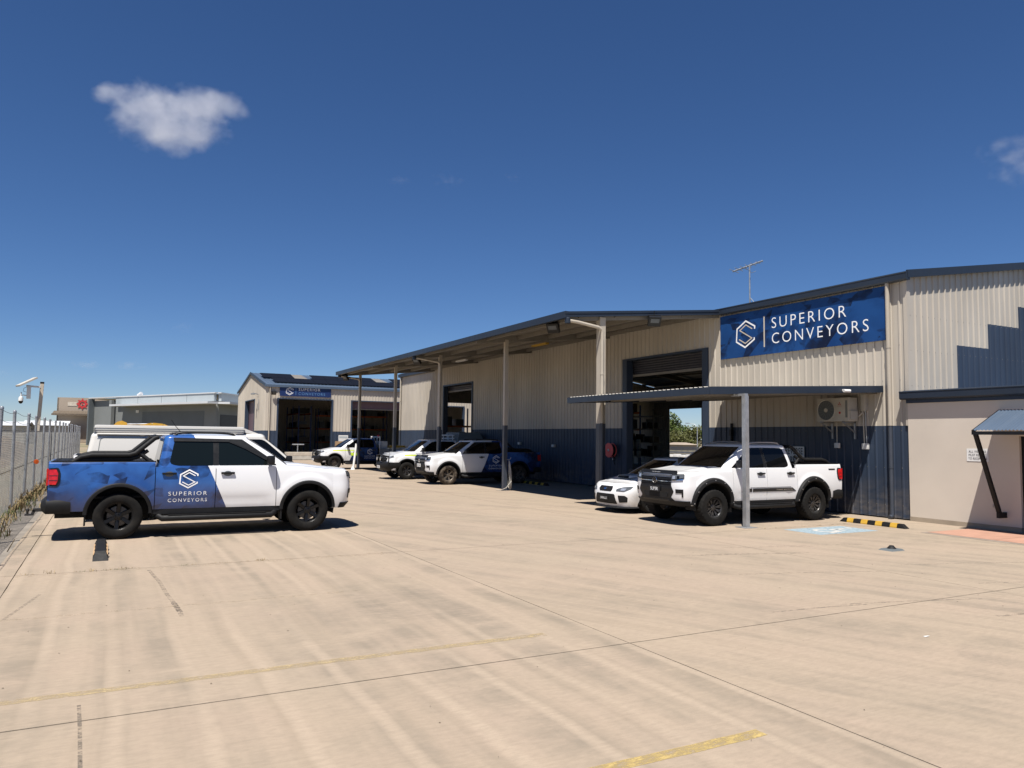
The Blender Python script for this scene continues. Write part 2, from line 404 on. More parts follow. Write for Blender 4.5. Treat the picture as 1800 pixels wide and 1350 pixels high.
def ribbon(pts, w):
    """polyline as a mitred flat stroke; returns (verts2d, faces)"""
    pts = [Vector(p) for p in pts]; L = []; Rr = []
    for i, p in enumerate(pts):
        d0 = (p - pts[i - 1]).normalized() if i else (pts[1] - p).normalized()
        d1 = (pts[i + 1] - p).normalized() if i < len(pts) - 1 else d0
        n0 = Vector((-d0.y, d0.x)); n1 = Vector((-d1.y, d1.x)); m = (n0 + n1).normalized()
        k = w / 2 / max(.35, m.dot(n0)); L.append(p + m * k); Rr.append(p - m * k)
    n = len(pts); v = [tuple(q) for q in L] + [tuple(q) for q in Rr]
    return v, [(i, i + 1, n + i + 1, n + i) for i in range(n - 1)]
HEX_OUT = [(890, 495), (893, 455), (705, 355), (515, 460), (500, 660), (685, 760), (880, 655), (880, 625)]
HEX_IN = [(840, 490), (705, 415), (575, 490), (830, 630), (690, 700), (555, 625)]
def hexlogo(w, h, stroke=.075, stroke2=.055):
    def nm(P): return [((x - 500) / 393 * w, (760 - y) / 405 * h) for x, y in P]
    return ribbon(nm(HEX_OUT), w * stroke), ribbon(nm(HEX_IN), w * stroke2)
def lay(vf, fn, name, mat, parent):
    """put flat 2d shapes on a surface through fn(a, b) -> point"""
    v, f = vf
    return mesh_obj(name, [fn(a, b) for a, b in v], f, mat, parent)

# ================================================================== SETTING
def struct(o): o['kind'] = 'structure'; return o
# open ground to the horizon
g = NT('open_ground'); _p2 = g.pos()
_c = g.mix(g.rng(g.noise(_p2, .05, 6, .65), .4, .6), (.26, .20, .13), (.13, .125, .06))
_c = g.mix(g.rng(g.noise(_p2, .9, 6, .7), .4, .65, 0, .6), _c, (.30, .245, .17))
g.set(Base_Color=_c, Roughness=.95); g.bump(g.noise(_p2, 9, 5), .5, .03)
struct(mesh_obj('ground', [(-4000, -4000, -.06), (4000, -4000, -.06), (4000, 4000, -.06), (-4000, 4000, -.06)], [(0, 1, 2, 3)], g.m, origin=(0, 0, -.06)))
struct(mesh_obj('road', [(78, -150, -.052), (88, -150, -.052), (88, 400, -.052), (78, 400, -.052)], [(0, 1, 2, 3)], plain('asphalt', (.055, .055, .055), .9, var=.15, scale=1), origin=(83, 0, -.052)))

# the concrete yard: one base with cast slabs on it, joints left open between them
yard = struct(mesh_obj('concrete_yard', [(-1.28, -8, -.03), (17.9, -8, -.03), (17.9, 62.5, -.03), (-1.28, 62.5, -.03)], [(0, 1, 2, 3)], 'joint', origin=(0, 0, -.03)))
XE = [-1.3, -1.02, 4.52, 10.5, 17.9]; YE = [-8, -.3, 6.05, 12.42, 18.75, 25.05, 31.35, 37.65, 43.95, 50.2, 56.35, 62.5]
def slab(x0, x1, y0, y1, gx=.006, gy=.009):
    m = MB(); b = .004
    x0 += gx; x1 -= gx; y0 += gy; y1 -= gy
    # wavy broken arris: a few extra points along the edges
    def edge(a, c, n, j): return [Vector(a).lerp(Vector(c), i / n) + Vector((rnd.uniform(-j, j), rnd.uniform(-j, j), 0)) * (0 < i < n) for i in range(n)]
    ring = edge((x0, y0, 0), (x1, y0, 0), 14, .0025) + edge((x1, y0, 0), (x1, y1, 0), 14, .0025) + edge((x1, y1, 0), (x0, y1, 0), 14, .0025) + edge((x0, y1, 0), (x0, y0, 0), 14, .0025)
    n = len(ring); m.add(ring + [p + Vector((0, 0, -.028)) for p in ring], [tuple(range(n))] + [(i, n + i, n + (i + 1) % n, (i + 1) % n) for i in range(n)])
    return m.build('slab', 'concrete', yard)
for i in range(len(XE) - 1):
    for j in range(len(YE) - 1):
        slab(XE[i], XE[i + 1], YE[j], YE[j + 1])
for j in (9, 10): slab(17.9, 24, YE[j], YE[j + 1]); slab(24, 31, YE[j], YE[j + 1])
struct(mesh_obj('side_path', [(-2.25, -8, -.035), (-1.305, -8, -.035), (-1.305, 80, -.035), (-2.25, 80, -.035)], [(0, 1, 2, 3)], 'aggregate', origin=(-1.8, 30, -.035)))

# painted marks lying on the yard
def line(mat, x0, x1, y0, y1, name='painted_line', z=.0016):
    m = MB(); n = 24; along = (x1 - x0) > (y1 - y0)
    a = []; b = []
    for i in range(n + 1):
        t = i / n; j = rnd.uniform(-.006, .006)
        if along: a.append((x0 + (x1 - x0) * t, y0 + j, z)); b.append((x0 + (x1 - x0) * t, y1 + j, z))
        else: a.append((x0 + j, y0 + (y1 - y0) * t, z)); b.append((x1 + j, y0 + (y1 - y0) * t, z))
    m.grid([a, b]); return m.build(name, mat, yard)
M['mark_pale'] = worn_paint('pale_old_marking', (.40, .33, .24), .47); M['mark_yellow_strong'] = worn_paint('worn_yellow_line', (.47, .345, .13), .52)
line('mark_yellow', -1.0, 3.95, 6.63, 6.74)
line('mark_yellow_strong', -.5, 3.97, 3.79, 3.90, z=.0016)
line('mark_yellow_faint', -1.0, 2.9, 9.5, 9.58)
line('mark_yellow_faint', -1.0, 4.4, 12.27, 12.36)
line('mark_yellow_faint', 12.0, 16.6, 12.5, 12.56)
# disabled bay
mesh_obj('painted_square', [(13.3, 11.2, .0016), (15.15, 11.2, .0016), (15.15, 12.2, .0016), (13.3, 12.2, .0016)], [(0, 1, 2, 3)], 'pale_blue', yard)
sym = MB()
def disc_ring(cx, cy, r0, r1, a0, a1, n=22):
    sym.grid([[(cx + r * math.cos(a0 + (a1 - a0) * i / n), cy + r * math.sin(a0 + (a1 - a0) * i / n) * .9, .0034) for i in range(n + 1)] for r in (r0, r1)])
disc_ring(14.05, 11.68, .20, .30, R(40), R(330))                     # wheel
disc_ring(14.95, 11.82, 0, .085, 0, R(360))                           # head
for P in ([(14.78, 11.80), (14.28, 11.76), (14.22, 11.45), (13.78, 11.35)], [(14.5, 11.78), (14.46, 11.52)]):
    v, f = ribbon(P, .085); sym.add([(a, b, .0040) for a, b in v], f)
sym.build('wheelchair_symbol', 'mark_white', yard)
# tyre scuffs and a drip, thin rubber films
def scuff(pts, w, mat):
    v, f = ribbon(pts, w); mesh_obj('tyre_scuff', [(a, b, .001) for a, b in v], f, mat, yard)
M['scuff'] = worn_paint('rubber_scuff', (.16, .135, .108), .46); M['scuff_faint'] = worn_paint('faint_rubber_scuff', (.25, .205, .155), .44)
scuff([(.62, 12.2), (.70, 11.2), (.74, 10.2), (.79, 9.5), (.80, 9.0)], .05, 'scuff_faint'); scuff([(.77, 9.75), (.80, 9.2)], .06, 'scuff')
scuff([(-.09, 6.4), (-.07, 5.9), (-.05, 5.2), (-.0, 4.7)], .025, 'scuff')
scuff([(-.62, 10.9), (-.75, 10.2), (-.86, 9.6)], .04, 'scuff_faint')
for k in range(10):
    x = rnd.uniform(5, 13); y = rnd.uniform(5, 11.5); a = rnd.uniform(-.35, -.12); L = rnd.uniform(.8, 2.4)
    scuff([(x, y), (x + L * .5, y + a * L * .5 + .03), (x + L, y + a * L)], rnd.uniform(.02, .06), 'scuff_faint')

# red paving by the office door
pav = struct(mesh_obj('entry_paving', [(15.75, 2, .004), (17.83, 2, .004), (17.83, 10.62, .004), (15.75, 10.62, .004)], [(0, 1, 2, 3)], 'paleband', origin=(16.8, 6, .004)))
for k in range(6): mesh_obj('paving_bay', [(15.92, 9.2 - 1.4 * k + .0, .008), (17.74, 9.2 - 1.4 * k, .008), (17.74, 10.5 - 1.4 * k + .09, .008), (15.92, 10.5 - 1.4 * k + .09, .008)], [(0, 1, 2, 3)], 'redpave', pav)

# ------------------------------------------------------------------ main workshop
XW, YN, YF, XB = 17.9, 12.3, 50.2, 40.0
EAVE, BAND = 6.2, 2.38
def roofz(x): return EAVE + .09 + .156 * (min(x, 2 * 28.95 - x) - XW)
ws = thing('workshop', 'long cream and navy ribbed steel workshop with wide roller door openings', 'building', (XW, 31, 0))
def wx(X, s): return lambda a, o, z: (X + s * o, a, z)
def wy(Y, s): return lambda a, o, z: (a, Y + s * o, z)
def clad(parent, fn, spans, mat, name='wall_cladding', pitch=.25):
    for a, b, z0, z1 in spans: ribbed(MB(), a, b, z0, z1, fn, pitch).build(name, mat, parent)
D1 = (19.55, 24.38, 5.08); D2 = (38.34, 42.56, 5.06)
clad(ws, wx(XW, -1), [(YN, D1[0], BAND, EAVE), (D1[1], D2[0], BAND, EAVE), (D2[1], YF, BAND, EAVE), (D1[0], D1[1], D1[2], EAVE), (D2[0], D2[1], D2[2], EAVE)], 'cream')
clad(ws, wx(XW, -1), [(YN, D1[0], .03, BAND), (D1[1], D2[0], .03, BAND), (D2[1], YF, .03, BAND)], 'navy')
# front gable above the office, with the stepped navy mural
steps = [(19.97, 21.40, 4.56), (21.40, 22.90, 5.25), (22.90, 28, 5.87)]
gz = lambda x: roofz(x) - .05
clad(ws, wy(YN, -1), [(XW, 19.97, 2.9, gz)] + [(a, b, z, gz) for a, b, z in steps] + [(28, 34, 2.9, gz), (34, XB, 2.9, gz)], 'cream')
clad(ws, wy(YN, -1), [(a, b, 2.9, z) for a, b, z in steps], 'navy', 'stepped_mural')
# far gable with its opening, back wall with its opening
clad(ws, wy(YF, 1), [(XW, 19.3, .03, gz), (23.42, XB, .03, gz), (19.3, 23.42, 4.40, gz)], 'cream')
clad(ws, wx(XB, 1), [(YN, 43.77, .03, EAVE + .085), (48.25, YF, .03, EAVE + .085), (43.77, 48.25, 4.4, EAVE + .085)], 'cream')
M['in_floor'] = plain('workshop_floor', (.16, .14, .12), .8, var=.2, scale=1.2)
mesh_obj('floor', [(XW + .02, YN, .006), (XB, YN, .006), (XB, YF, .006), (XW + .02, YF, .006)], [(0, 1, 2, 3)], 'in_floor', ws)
rf = MB()
for y0, y1 in ((YN - .12, 18.9), (18.9, 44.2), (44.2, YF + .1)):
    for x0, x1 in ((XW - .1, 28.95), (28.95, XB + .1)):
        rf.grid([[(x0, y0, roofz(x0)), (x1, y0, roofz(x1))], [(x0, y1, roofz(x0)), (x1, y1, roofz(x1))]])
        rf.grid([[(x0, y0, roofz(x0) + .04), (x1, y0, roofz(x1) + .04)], [(x0, y1, roofz(x0) + .04), (x1, y1, roofz(x1) + .04)]])
rf.build('roof', 'slate_light', ws)
bg = MB()
for x0, x1 in ((XW - .13, 28.95), (28.95, XB + .13)):
    bg.bar((x0, YN - .13, roofz(x0) - .04), (x1, YN - .13, roofz(x1) - .04), .04, .2)
bg.build('barge_capping', 'slate', ws)
def gutter(parent, X, y0, y1, z0, z1, d=.15, mat='slate', name='gutter'):
    m = MB(); prof = [(X, z1 + .02), (X - d * .2, z1), (X - d, z1), (X - d - .012, z1 - .02), (X - d, z1 - .035), (X - d, z0 + .03), (X - d + .03, z0), (X, z0)]
    m.prism(prof, y0, y1, 'xz'); return m.build(name, mat, parent)
gutter(ws, XW - .035, YN - .14, 18.88, 6.08, 6.29); gutter(ws, XW - .035, 44.25, YF + .1, 6.02, 6.24)
# door surrounds, drums and partly raised curtains
def roller(parent, y0, y1, ztop, zroll, jamb=.10, mat='dark_door', X=XW):
    m = MB(); m.box(X - .05, X + .25, y0, y0 + jamb, .01, ztop).box(X - .05, X + .25, y1 - jamb, y1, .01, ztop).box(X - .05, X + .22, y0 + jamb, y1 - jamb, ztop - .07, ztop)
    m.build('door_frame', 'navy', parent)
    c = MB(); rows = []
    n = int((ztop - .07 - zroll) / .045)
    for i in range(n + 1):
        z = zroll + (ztop - .08 - zroll) * i / n; rows.append([(X + .28 + (.014 if i % 2 else 0), y0 + jamb - .02, z), (X + .28 + (.014 if i % 2 else 0), y1 - jamb + .02, z)])
    c.grid(rows); d = c.build('roller_curtain', mat, parent)
    MB().box(X + .25, X + .32, y0 + jamb - .02, y1 - jamb + .02, zroll - .09, zroll).build('bottom_rail', 'zinc_sheet', d)
roller(ws, *D1, 4.47, .28); roller(ws, *D2, 4.72, .12)
# corner flashing and downpipes
MB().box(XW - .045, XW + .06, YN - .045, YN + .06, BAND, EAVE).build('corner_flashing', 'cream', ws)
def downpipe(parent, x, y, ztop, split=BAND, r=.055, top_to=None, cm='creampost', nm='navypost'):
    a = MB(); pth = [(x, y, split)]
    if top_to: pth += [(x, y, ztop - .12), (x - .02, y, ztop)] + [tuple(top_to)]
    else: pth += [(x, y, ztop)]
    a.tube(pth, r, 12); o = a.build('downpipe', cm, parent, 50)
    b = MB(); b.tube([(x, y, .13), (x, y, split)], r, 12); b.tube([(x, y, .15), (x - .02, y, .07), (x - .12, y, .05)], r * 1.05, 12)
    b.build('lower_downpipe', nm, o, 50)
    for z in (.55 * split, split + .02, (split + ztop) * .52):
        MB().lathe([(r + .001, -.02), (r + .008, -.02), (r + .008, .02), (r + .001, .02)], (x, y, z), 'z', 12).build('pipe_clip', cm if z > split - .1 else nm, o)
    return o
downpipe(ws, XW - .10, 12.76, 6.1); downpipe(ws, XW - .10, 49.95, 6.05)
# fixing screws on the near cladding
for fn_, a0, a1, zs in ((wx(XW, -1), 12.5, 19.5, (.35, 1.3, 2.25, 3.55, 4.45, 6.02)), (wy(YN, -1), 18.0, 28.0, (3.4, 4.3, 5.2))):
    m = MB(); k = math.ceil(a0 / .25)
    while k * .25 < a1:
        for z in zs:
            c = Vector(fn_(k * .25, .029, z)); o_ = Vector(fn_(k * .25, .041, z)) - c; t1 = Vector((0, 0, 1)); t2 = o_.cross(t1).normalized()
            ring = [c + (t1 * math.cos(q * math.pi / 3) + t2 * math.sin(q * math.pi / 3)) * .011 for q in range(6)]; m.add(ring + [c + o_], [(q, (q + 1) % 6, 6) for q in range(6)])
        k += 1
    m.build('fixing_screws', 'zinc_sheet', ws)['kind'] = 'stuff'
# dim things inside: portal frames, purlins, light battens under the roof
for y in (18.6, 25.0, 31.3, 37.6, 44.0):
    fr = MB(); fr.bar((XW + .3, y, roofz(XW + .3) - .25), (28.95, y, roofz(28.95) - .25), .12, .3); fr.bar((28.95, y, roofz(28.95) - .25), (XB - .3, y, roofz(XB - .3) - .25), .12, .3)
    fr.box(XW + .12, XW + .38, y - .08, y + .08, .01, 6.1); fr.box(XB - .4, XB - .1, y - .08, y + .08, .01, 6.1); fr.build('portal_frame', 'zinc_sheet', ws)
for k in range(12):
    x = XW + 1 + k * 1.8; MB().box(x - .03, x + .03, YN + .1, YF - .1, roofz(x) - .16, roofz(x) - .03).build('purlin', 'zinc_sheet', ws)
for k in range(8):
    MB().box(21 + 1.9 * k, 22.3 + 1.9 * k, 24 + 1.3 * k, 24.14 + 1.3 * k, 5.35, 5.42).build('light_batten', 'grey_dark', ws)

# interior racks seen dimly through the openings
def rack(loc, w, d, h, levels, label, group=None, along='y', up='rack_blue', beam='orange', goods=True):
    t = thing('pallet_rack', label, 'rack', loc, 0, group); x, y, _ = loc; m = MB()
    n = max(1, round(w / 2.4))
    def P(a, b): return (x + b, y + a) if along == 'y' else (x + a, y + b)
    for i in range(n + 1):
        for b in (0, d):
            p = P(i * w / n, b); MB().box(p[0] - .04, p[0] + .04, p[1] - .04, p[1] + .04, 0.01, h).build('upright', up, t)
    for z in levels:
        for b in (0, d):
            p = P(0, b); q = P(w, b); MB().box(min(p[0], q[0]) - .025, max(p[0], q[0]) + .025, min(p[1], q[1]) - .025, max(p[1], q[1]) + .025, z - .06, z + .06).build('beam', beam, t)
    if goods:
        for z in levels:
            a = .2
            while a < w - .6:
                g_ = rnd.uniform(.3, .8); hh = rnd.uniform(.25, .7); p = P(a, .1); q = P(min(w - .1, a + g_), d - .1)
                MB().box(min(p[0], q[0]), max(p[0], q[0]), min(p[1], q[1]), max(p[1], q[1]), z + .061, z + .06 + hh).build('stored_box', rnd.choice(['bark', 'navypost', 'grey_dark', 'black', 'grey_dark']), t); a += g_ + rnd.uniform(.05, .6)
    return t
rack((30, 40.5, 0), 2.6, 1.1, 4.2, (1.4, 2.6, 3.7), 'dim tall rack deep inside the workshop beyond the large roller door')
rack((20.3, 48.6, 0), 2.4, .9, 4.0, (1.4, 2.7), 'dim rack just inside the far roller door', along='x')
shl = thing('shelf_unit', 'dim slatted shelf unit inside the large roller door, left of the bright opening', 'shelf', (26.5, 34.2, 0))
for z in (1.0, 1.75, 2.5, 3.2): MB().box(26.2, 26.9, 33.0, 36.6, z, z + .05).build('shelf_board', 'zinc_sheet', shl)
for y in (33.0, 34.8, 36.6): MB().box(26.2, 26.25, y - .03, y + .03, .01, 3.6).build('upright', 'zinc_sheet', shl)
for k in range(30):
    y = 33.1 + k * .115; z = rnd.choice((1.05, 1.8, 2.55)); MB().box(26.22, 26.8, y, y + .07, z, z + rnd.uniform(.3, .6)).build('stored_part', rnd.choice(['grey_dark', 'black', 'bark']), shl)
for yy in (31.9, 32.45):
    nb = thing('notice_board', f'small pale notice sheet inside the large roller door, {"nearer" if yy < 32 else "farther from"} the bright rear opening', 'notice', (24.5, yy, 1.4))
    MB().box(24.48, 24.52, yy, yy + .3, 1.0, 1.35).build('sheet', 'offwhite', nb); MB().box(24.48, 24.52, yy, yy + .3, 1.45, 1.95).build('sheet', 'offwhite', nb); MB().box(24.52, 24.56, yy + .1, yy + .2, .01, 1.96).build('stand', 'grey_dark', nb)

# ------------------------------------------------------------------ long canopy on posts
CX, CZ0, CZ1, CY0, CY1 = 11.8, 5.66, 6.26, 18.9, 44.2
cn = thing('long_canopy', 'long skillion canopy with slate fascia along the workshop wall on slim posts', 'canopy', (13.15, 31, 0))
def cz(x): return CZ0 + (CZ1 - CZ0) * (x - CX) / (XW - CX)
sh = MB()
prc = rib_profile(CY0, CY1, .2, .03)
sh.grid([[(CX + .02, s_, cz(CX) - .02 + e) for s_, e in prc], [(XW - .03, s_, cz(XW) - .02 + e) for s_, e in prc]])
sh.build('roof_sheet', 'zinc_sheet', cn)
fs = MB(); fs.prism([(CX - .06, CZ0 + .03), (CX + .06, CZ0 + .03), (CX + .06, CZ0 - .17), (CX - .06, CZ0 - .17)], CY0 - .05, CY1 + .05, 'xz'); fs.build('front_fascia', 'slate', cn)
for y, nm in ((CY0, 'end_fascia'), (CY1, 'end_fascia')):
    e = MB(); s_ = -1 if y == CY0 else 1
    for k, (dz, hh, dd) in enumerate(((-.02, .07, .035), (-.10, .10, .02))): e.bar((CX - .06, y + s_ * dd, cz(CX) + dz), (XW - .02, y + s_ * dd, cz(XW) + dz), .05, hh)
    e.build(nm, 'slate', cn)
PY = [19.05, 25.3, 31.72, 37.7, 44.0]
for y in PY:
    w = .10 if y == 19.05 else .07
    MB().box(13.15 - w, 13.15 + w, y - w, y + w, 2.41, cz(13.15) - .16).build('post', 'creampost', cn)
    lp = MB().box(13.15 - w - .004, 13.15 + w + .004, y - w - .004, y + w + .004, .0, 2.41).build('lower_post', 'navypost', cn)
    MB().box(12.98, 13.32, y - .13, y + .13, .0, .014).build('base_plate', 'navypost', cn)
    MB().bar((CX + .1, y, cz(CX) - .14), (XW - .05, y, cz(XW) - .14), .08, .2).build('rafter', 'zinc_sheet', cn)
for k in range(5):
    x = CX + .5 + k * 1.32
    a = MB(); a.box(x - .01, x + .01, CY0 + .05, CY1 - .05, cz(x) - .17, cz(x) - .03); a.box(x + .01, x + .06, CY0 + .05, CY1 - .05, cz(x) - .055, cz(x) - .04); a.box(x + .01, x + .06, CY0 + .05, CY1 - .05, cz(x) - .17, cz(x) - .155)
    a.build('purlin', 'zinc_sheet', cn)
for y in PY[::2]:                                                     # gutter outlets running back to the posts
    y2 = y - .16
    m = MB(); m.tube([(CX + .06, y2, 5.42), (12.2, y2, 5.40), (12.95, y2, 5.30), (13.06, y2, 5.24), (13.08, y2, 5.1), (13.08, y2, 2.42)], .05, 10); o = m.build('downpipe', 'creampost', cn, 50)
    m = MB(); m.tube([(13.08, y2, .1), (13.08, y2, 2.42)], .05, 10); m.build('lower_downpipe', 'navypost', o, 50)
    MB().lathe([(.052, -.02), (.06, -.02), (.06, .02), (.052, .02)], (13.08, y2, 3.9), 'z', 12).build('pipe_clip', 'creampost', o)
    MB().lathe([(0, -.13), (.085, -.12), (.085, .02), (.05, .05), (0, .05)], (CX + .05, y2, 5.46), 'z', 12).build('rain_head', 'slate', o, 40)
for k, (x, y) in enumerate(((15.9, 27.5), (15.9, 35.5))):
    MB().box(x - .08, x + .08, y - .6, y + .6, cz(x) - .24, cz(x) - .17).build('light_batten', 'safety_yellow' if k == 0 else 'white', cn)

def floodlight(loc, label, face, tilt=R(35), s=1.0):
    t = thing('flood_light', label, 'flood light', loc, 0, 'flood lights')
    x, y, z = loc; f = Vector(face).normalized(); side = Vector((-f.y, f.x, 0)); up = Vector((0, 0, 1))
    n = (f * math.cos(tilt) - up * math.sin(tilt)).normalized(); v = side.cross(n).normalized()
    def bx(c, a, b, d):
        q = [Vector(c) + sx * side * a + sy * v * b + sz * n * d for sz in (-1, 1) for sy in (-1, 1) for sx in (-1, 1)]
        return MB().add(q, [(0, 2, 3, 1), (4, 5, 7, 6), (0, 1, 5, 4), (2, 6, 7, 3), (0, 4, 6, 2), (1, 3, 7, 5)])
    c = Vector(loc) - up * .02 * s
    bx(c, .17 * s, .14 * s, .045 * s).build('housing', 'black_trim', t)
    bx(c - v * .03 * s + n * .047 * s, .12 * s, .06 * s, .004 * s).build('lens', 'lens', t)
    for k in range(5): bx(c - n * .06 * s + side * (k - 2) * .06 * s, .006, .12 * s, .03 * s).build('cooling_fin', 'black_trim', t)
    br = MB(); br.tube([c + side * .18 * s, c + side * .18 * s + up * .16 * s, c - side * .18 * s + up * .16 * s, c - side * .18 * s], .012 * s, 6); br.build('bracket', 'black_trim', t)
    MB().tube([c + up * .16 * s, c + up * .28 * s], .015, 6).build('stem', 'black_trim', t)
    return t
floodlight((14.95, 18.75, 5.66), 'black flood light under the near end of the long canopy', (-.4, -1, 0), s=1.15)
floodlight((12.2, 20.3, 5.42), 'black flood light at the near corner of the long canopy eave', (-1, -.7, 0), s=1.15)
floodlight((12.2, 32.2, 5.38), 'black flood light halfway along the long canopy eave', (-1, -.4, 0), s=1.15)
floodlight((12.2, 43.8, 5.36), 'black flood light at the far corner of the long canopy eave', (-1, -.4, 0), s=1.15)

# ------------------------------------------------------------------ flat carport in front of the long canopy
cp = thing('flat_carport', 'low flat carport roof with slate fascia on a galvanised post beside the workshop', 'carport', (12.8, 15.9, 0))
KX, KY0, KY1 = 11.87, 13.0, 18.84
def kz(x): return 3.12 + .27 * (x - KX) / (XW - KX)
sh = MB(); prk = rib_profile(KY0 + .03, KY1 - .03, .16, .022)
sh.grid([[(KX - .03, s_, kz(KX) + .015 + e) for s_, e in prk], [(XW - .04, s_, kz(XW) + .015 + e) for s_, e in prk]]); sh.build('roof_sheet', 'offwhite', cp)
MB().box(KX - .03, KX + .015, KY0 - .03, KY1 + .03, kz(KX) - .14, kz(KX) + .02).build('front_fascia', 'slate', cp)
for y, s_ in ((KY0, -1), (KY1, 1)):
    MB().bar((KX + .02, y + s_ * .01, kz(KX) - .055), (XW - .05, y + s_ * .01, kz(XW) - .055), .04, .175).build('end_fascia', 'slate', cp)
for k in range(6):
    x = KX + .45 + k * 1.05; MB().box(x - .03, x + .03, KY0 + .05, KY1 - .05, kz(x) - .13, kz(x) + .01).build('purlin', 'zinc_sheet', cp)
for y in (12.98, 18.55):
    if y < 14:
        MB().bar((KX + .06, y + .2, kz(KX) - .11), (XW - .06, y + .2, kz(XW) - .11), .07, .13).build('rafter', 'zinc_sheet', cp)
MB().box(12.745, 12.855, 12.745, 12.855, .012, 2.97).build('post', 'galv', cp)
MB().box(12.75, 12.85, 12.76, 13.2, 2.97, 3.02).build('cap_bracket', 'galv', cp)
MB().box(12.62, 12.98, 12.64, 12.97, .0, .012).build('base_plate', 'galv', cp)
cc = thing('bullet_camera', 'tiny white security camera fixed to the carport fascia', 'camera', (16.3, 13.0, 3.2))
MB().tube([(16.3, 13.0, 3.24), (16.3, 12.93, 3.24)], .03, 8).build('base', 'white', cc); MB().tube([(16.24, 12.90, 3.225), (16.42, 12.86, 3.225)], .04, 10).build('barrel', 'white', cc, 40)

# ------------------------------------------------------------------ signs
def sign_board(name, label, x0, corner_fn, w, h, print_mat, parts, thick=.03, cat='sign'):
    """corner_fn(a, b, out): point on the board, a to the reader's right, b up"""
    p = corner_fn(0, 0, 0); t = thing(name, label, cat, tuple(p))
    q = [corner_fn(a, b, o) for o in (0, thick) for b in (0, h) for a in (0, w)]
    bd = MB().add(q, [(0, 2, 3, 1), (4, 5, 7, 6), (0, 1, 5, 4), (2, 6, 7, 3), (0, 4, 6, 2), (1, 3, 7, 5)]).build('panel', print_mat, t)
    for nm, vf, a, b, mat in parts:
        lay(vf, lambda u, v: corner_fn(a + u, b + v, thick + .004), nm, mat, t)
    return t
lo, li = hexlogo(.79, .84, .062, .045)
big = lambda a, b, o: (XW - .05 - o, 18.90 - a, 4.61 + b)
sign_board('building_sign', 'large blue sign board lettered SUPERIOR CONVEYORS high on the workshop wall', 0, big, 6.06, 1.42, 'sign_print', [
    ('emblem', lo, .73, .30, 'letter'), ('emblem', li, .73, .30, 'letter_gold'), ('divider', ([(0, 0), (.05, 0), (.05, .96), (0, .96)], [(0, 1, 2, 3)]), 1.88, .23, 'letter_gold'),
    ('lettering', text_mesh('SUPERIOR', 2.66, .325, 1.32, -.009), 2.21, .775, 'letter'), ('lettering', text_mesh('CONVEYORS', 3.35, .325, 1.32, -.009), 2.21, .30, 'letter')])

# ------------------------------------------------------------------ things on the workshop wall
ac = thing('air_conditioner', 'cream outdoor air conditioning unit on wall brackets beneath the carport', 'air conditioner', (17.6, 14.2, 2.49))
AX0, AX1, AY0, AY1, AZ0, AZ1 = 17.42, 17.78, 13.70, 14.73, 2.50, 3.14
MB().box(AX0, AX1, AY0, AY1, AZ0, AZ1, .02).build('casing', 'offwhite', ac, 40)
fanc = (AX0 - .004, 14.42, 2.81)
MB().lathe([(.265, 0), (.28, .012), (.295, .0)], fanc, 'x', 40, -1).build('fan_ring', 'offwhite', ac, 40)
MB().lathe([(0, 0), (.265, 0)], (AX0 - .003, 14.42, 2.81), 'x', 40).build('fan_opening', 'grey_dark', ac)
for k in range(16):
    a = 2 * math.pi * k / 16; MB().bar((AX0 - .012, 14.42 + .06 * math.cos(a), 2.81 + .06 * math.sin(a)), (AX0 - .012, 14.42 + .265 * math.cos(a + .5), 2.81 + .265 * math.sin(a + .5)), .006, .006, (1, 0, 0)).build('grille_bar', 'grey_bld', ac)
MB().lathe([(0, .02), (.055, .018), (.06, 0)], fanc, 'x', 20, -1).build('fan_hub', 'offwhite', ac, 40)
def yz_tri(c, s): return [(c[0], c[1] + s * math.cos(a), c[2] + s * math.sin(a)) for a in (R(90), R(0), R(270), R(180))]
lg = MB()
for k in range(3):
    a = R(90 + 120 * k); c = (AX0 - .003, 13.98 + .028 * math.cos(a), 2.97 + .028 * math.sin(a)); w_ = .016; l_ = .026
    d = Vector((0, math.cos(a), math.sin(a))); n_ = Vector((0, -math.sin(a), math.cos(a))); c = Vector(c)
    lg.add([c + d * l_, c + n_ * w_, c - d * l_, c - n_ * w_], [(0, 1, 2, 3)])
lg.build('red_emblem', 'red', ac); lay(text_mesh('MITSUBISHI', .15, .02, 1.0), lambda u, v: (AX0 - .003, 14.055 - u, 2.90 + v), 'lettering', 'red', ac)
MB().lathe([(0, .006), (.03, .004), (.034, 0)], (AX0, 13.98, 2.73), 'x', 14, -1).build('red_badge', 'red', ac)
MB().box(AX0 - .004, AX0, 13.735, 13.80, 2.60, 3.06).build('side_louvre', 'grey_bld', ac)
MB().box(AX0 + .03, AX1 - .05, 13.66, 13.70, 2.55, 2.78).build('valve_cover', 'offwhite', ac)
for y in (13.84, 14.56):
    b = MB(); b.bar((17.36, y, 2.475), (17.84, y, 2.475), .04, .04); b.bar((17.84, y, 2.5), (17.84, y, 2.03), .04, .04); b.bar((17.40, y, 2.46), (17.84, y, 2.20), .03, .03); b.build('wall_bracket', 'galv', ac)
dt = thing('pipe_duct', 'cream capped pipe duct running down beside the air conditioner', 'duct', (17.8, 13.5, 1.8))
MB().box(17.74, 17.86, 13.45, 13.58, 2.78, 3.22, .012).build('cover', 'offwhite', dt, 40)
for k, yy in enumerate((13.48, 13.55)): MB().tube([(17.78, yy, 2.8), (17.80, yy, 2.7), (17.83, yy, 1.9)], .017, 8).build('conduit', 'offwhite' if k else 'galv', dt, 50)
MB().box(17.78, 17.87, 13.43, 13.60, 1.76, 1.92, .01).build('isolator_box', 'white', dt, 40)
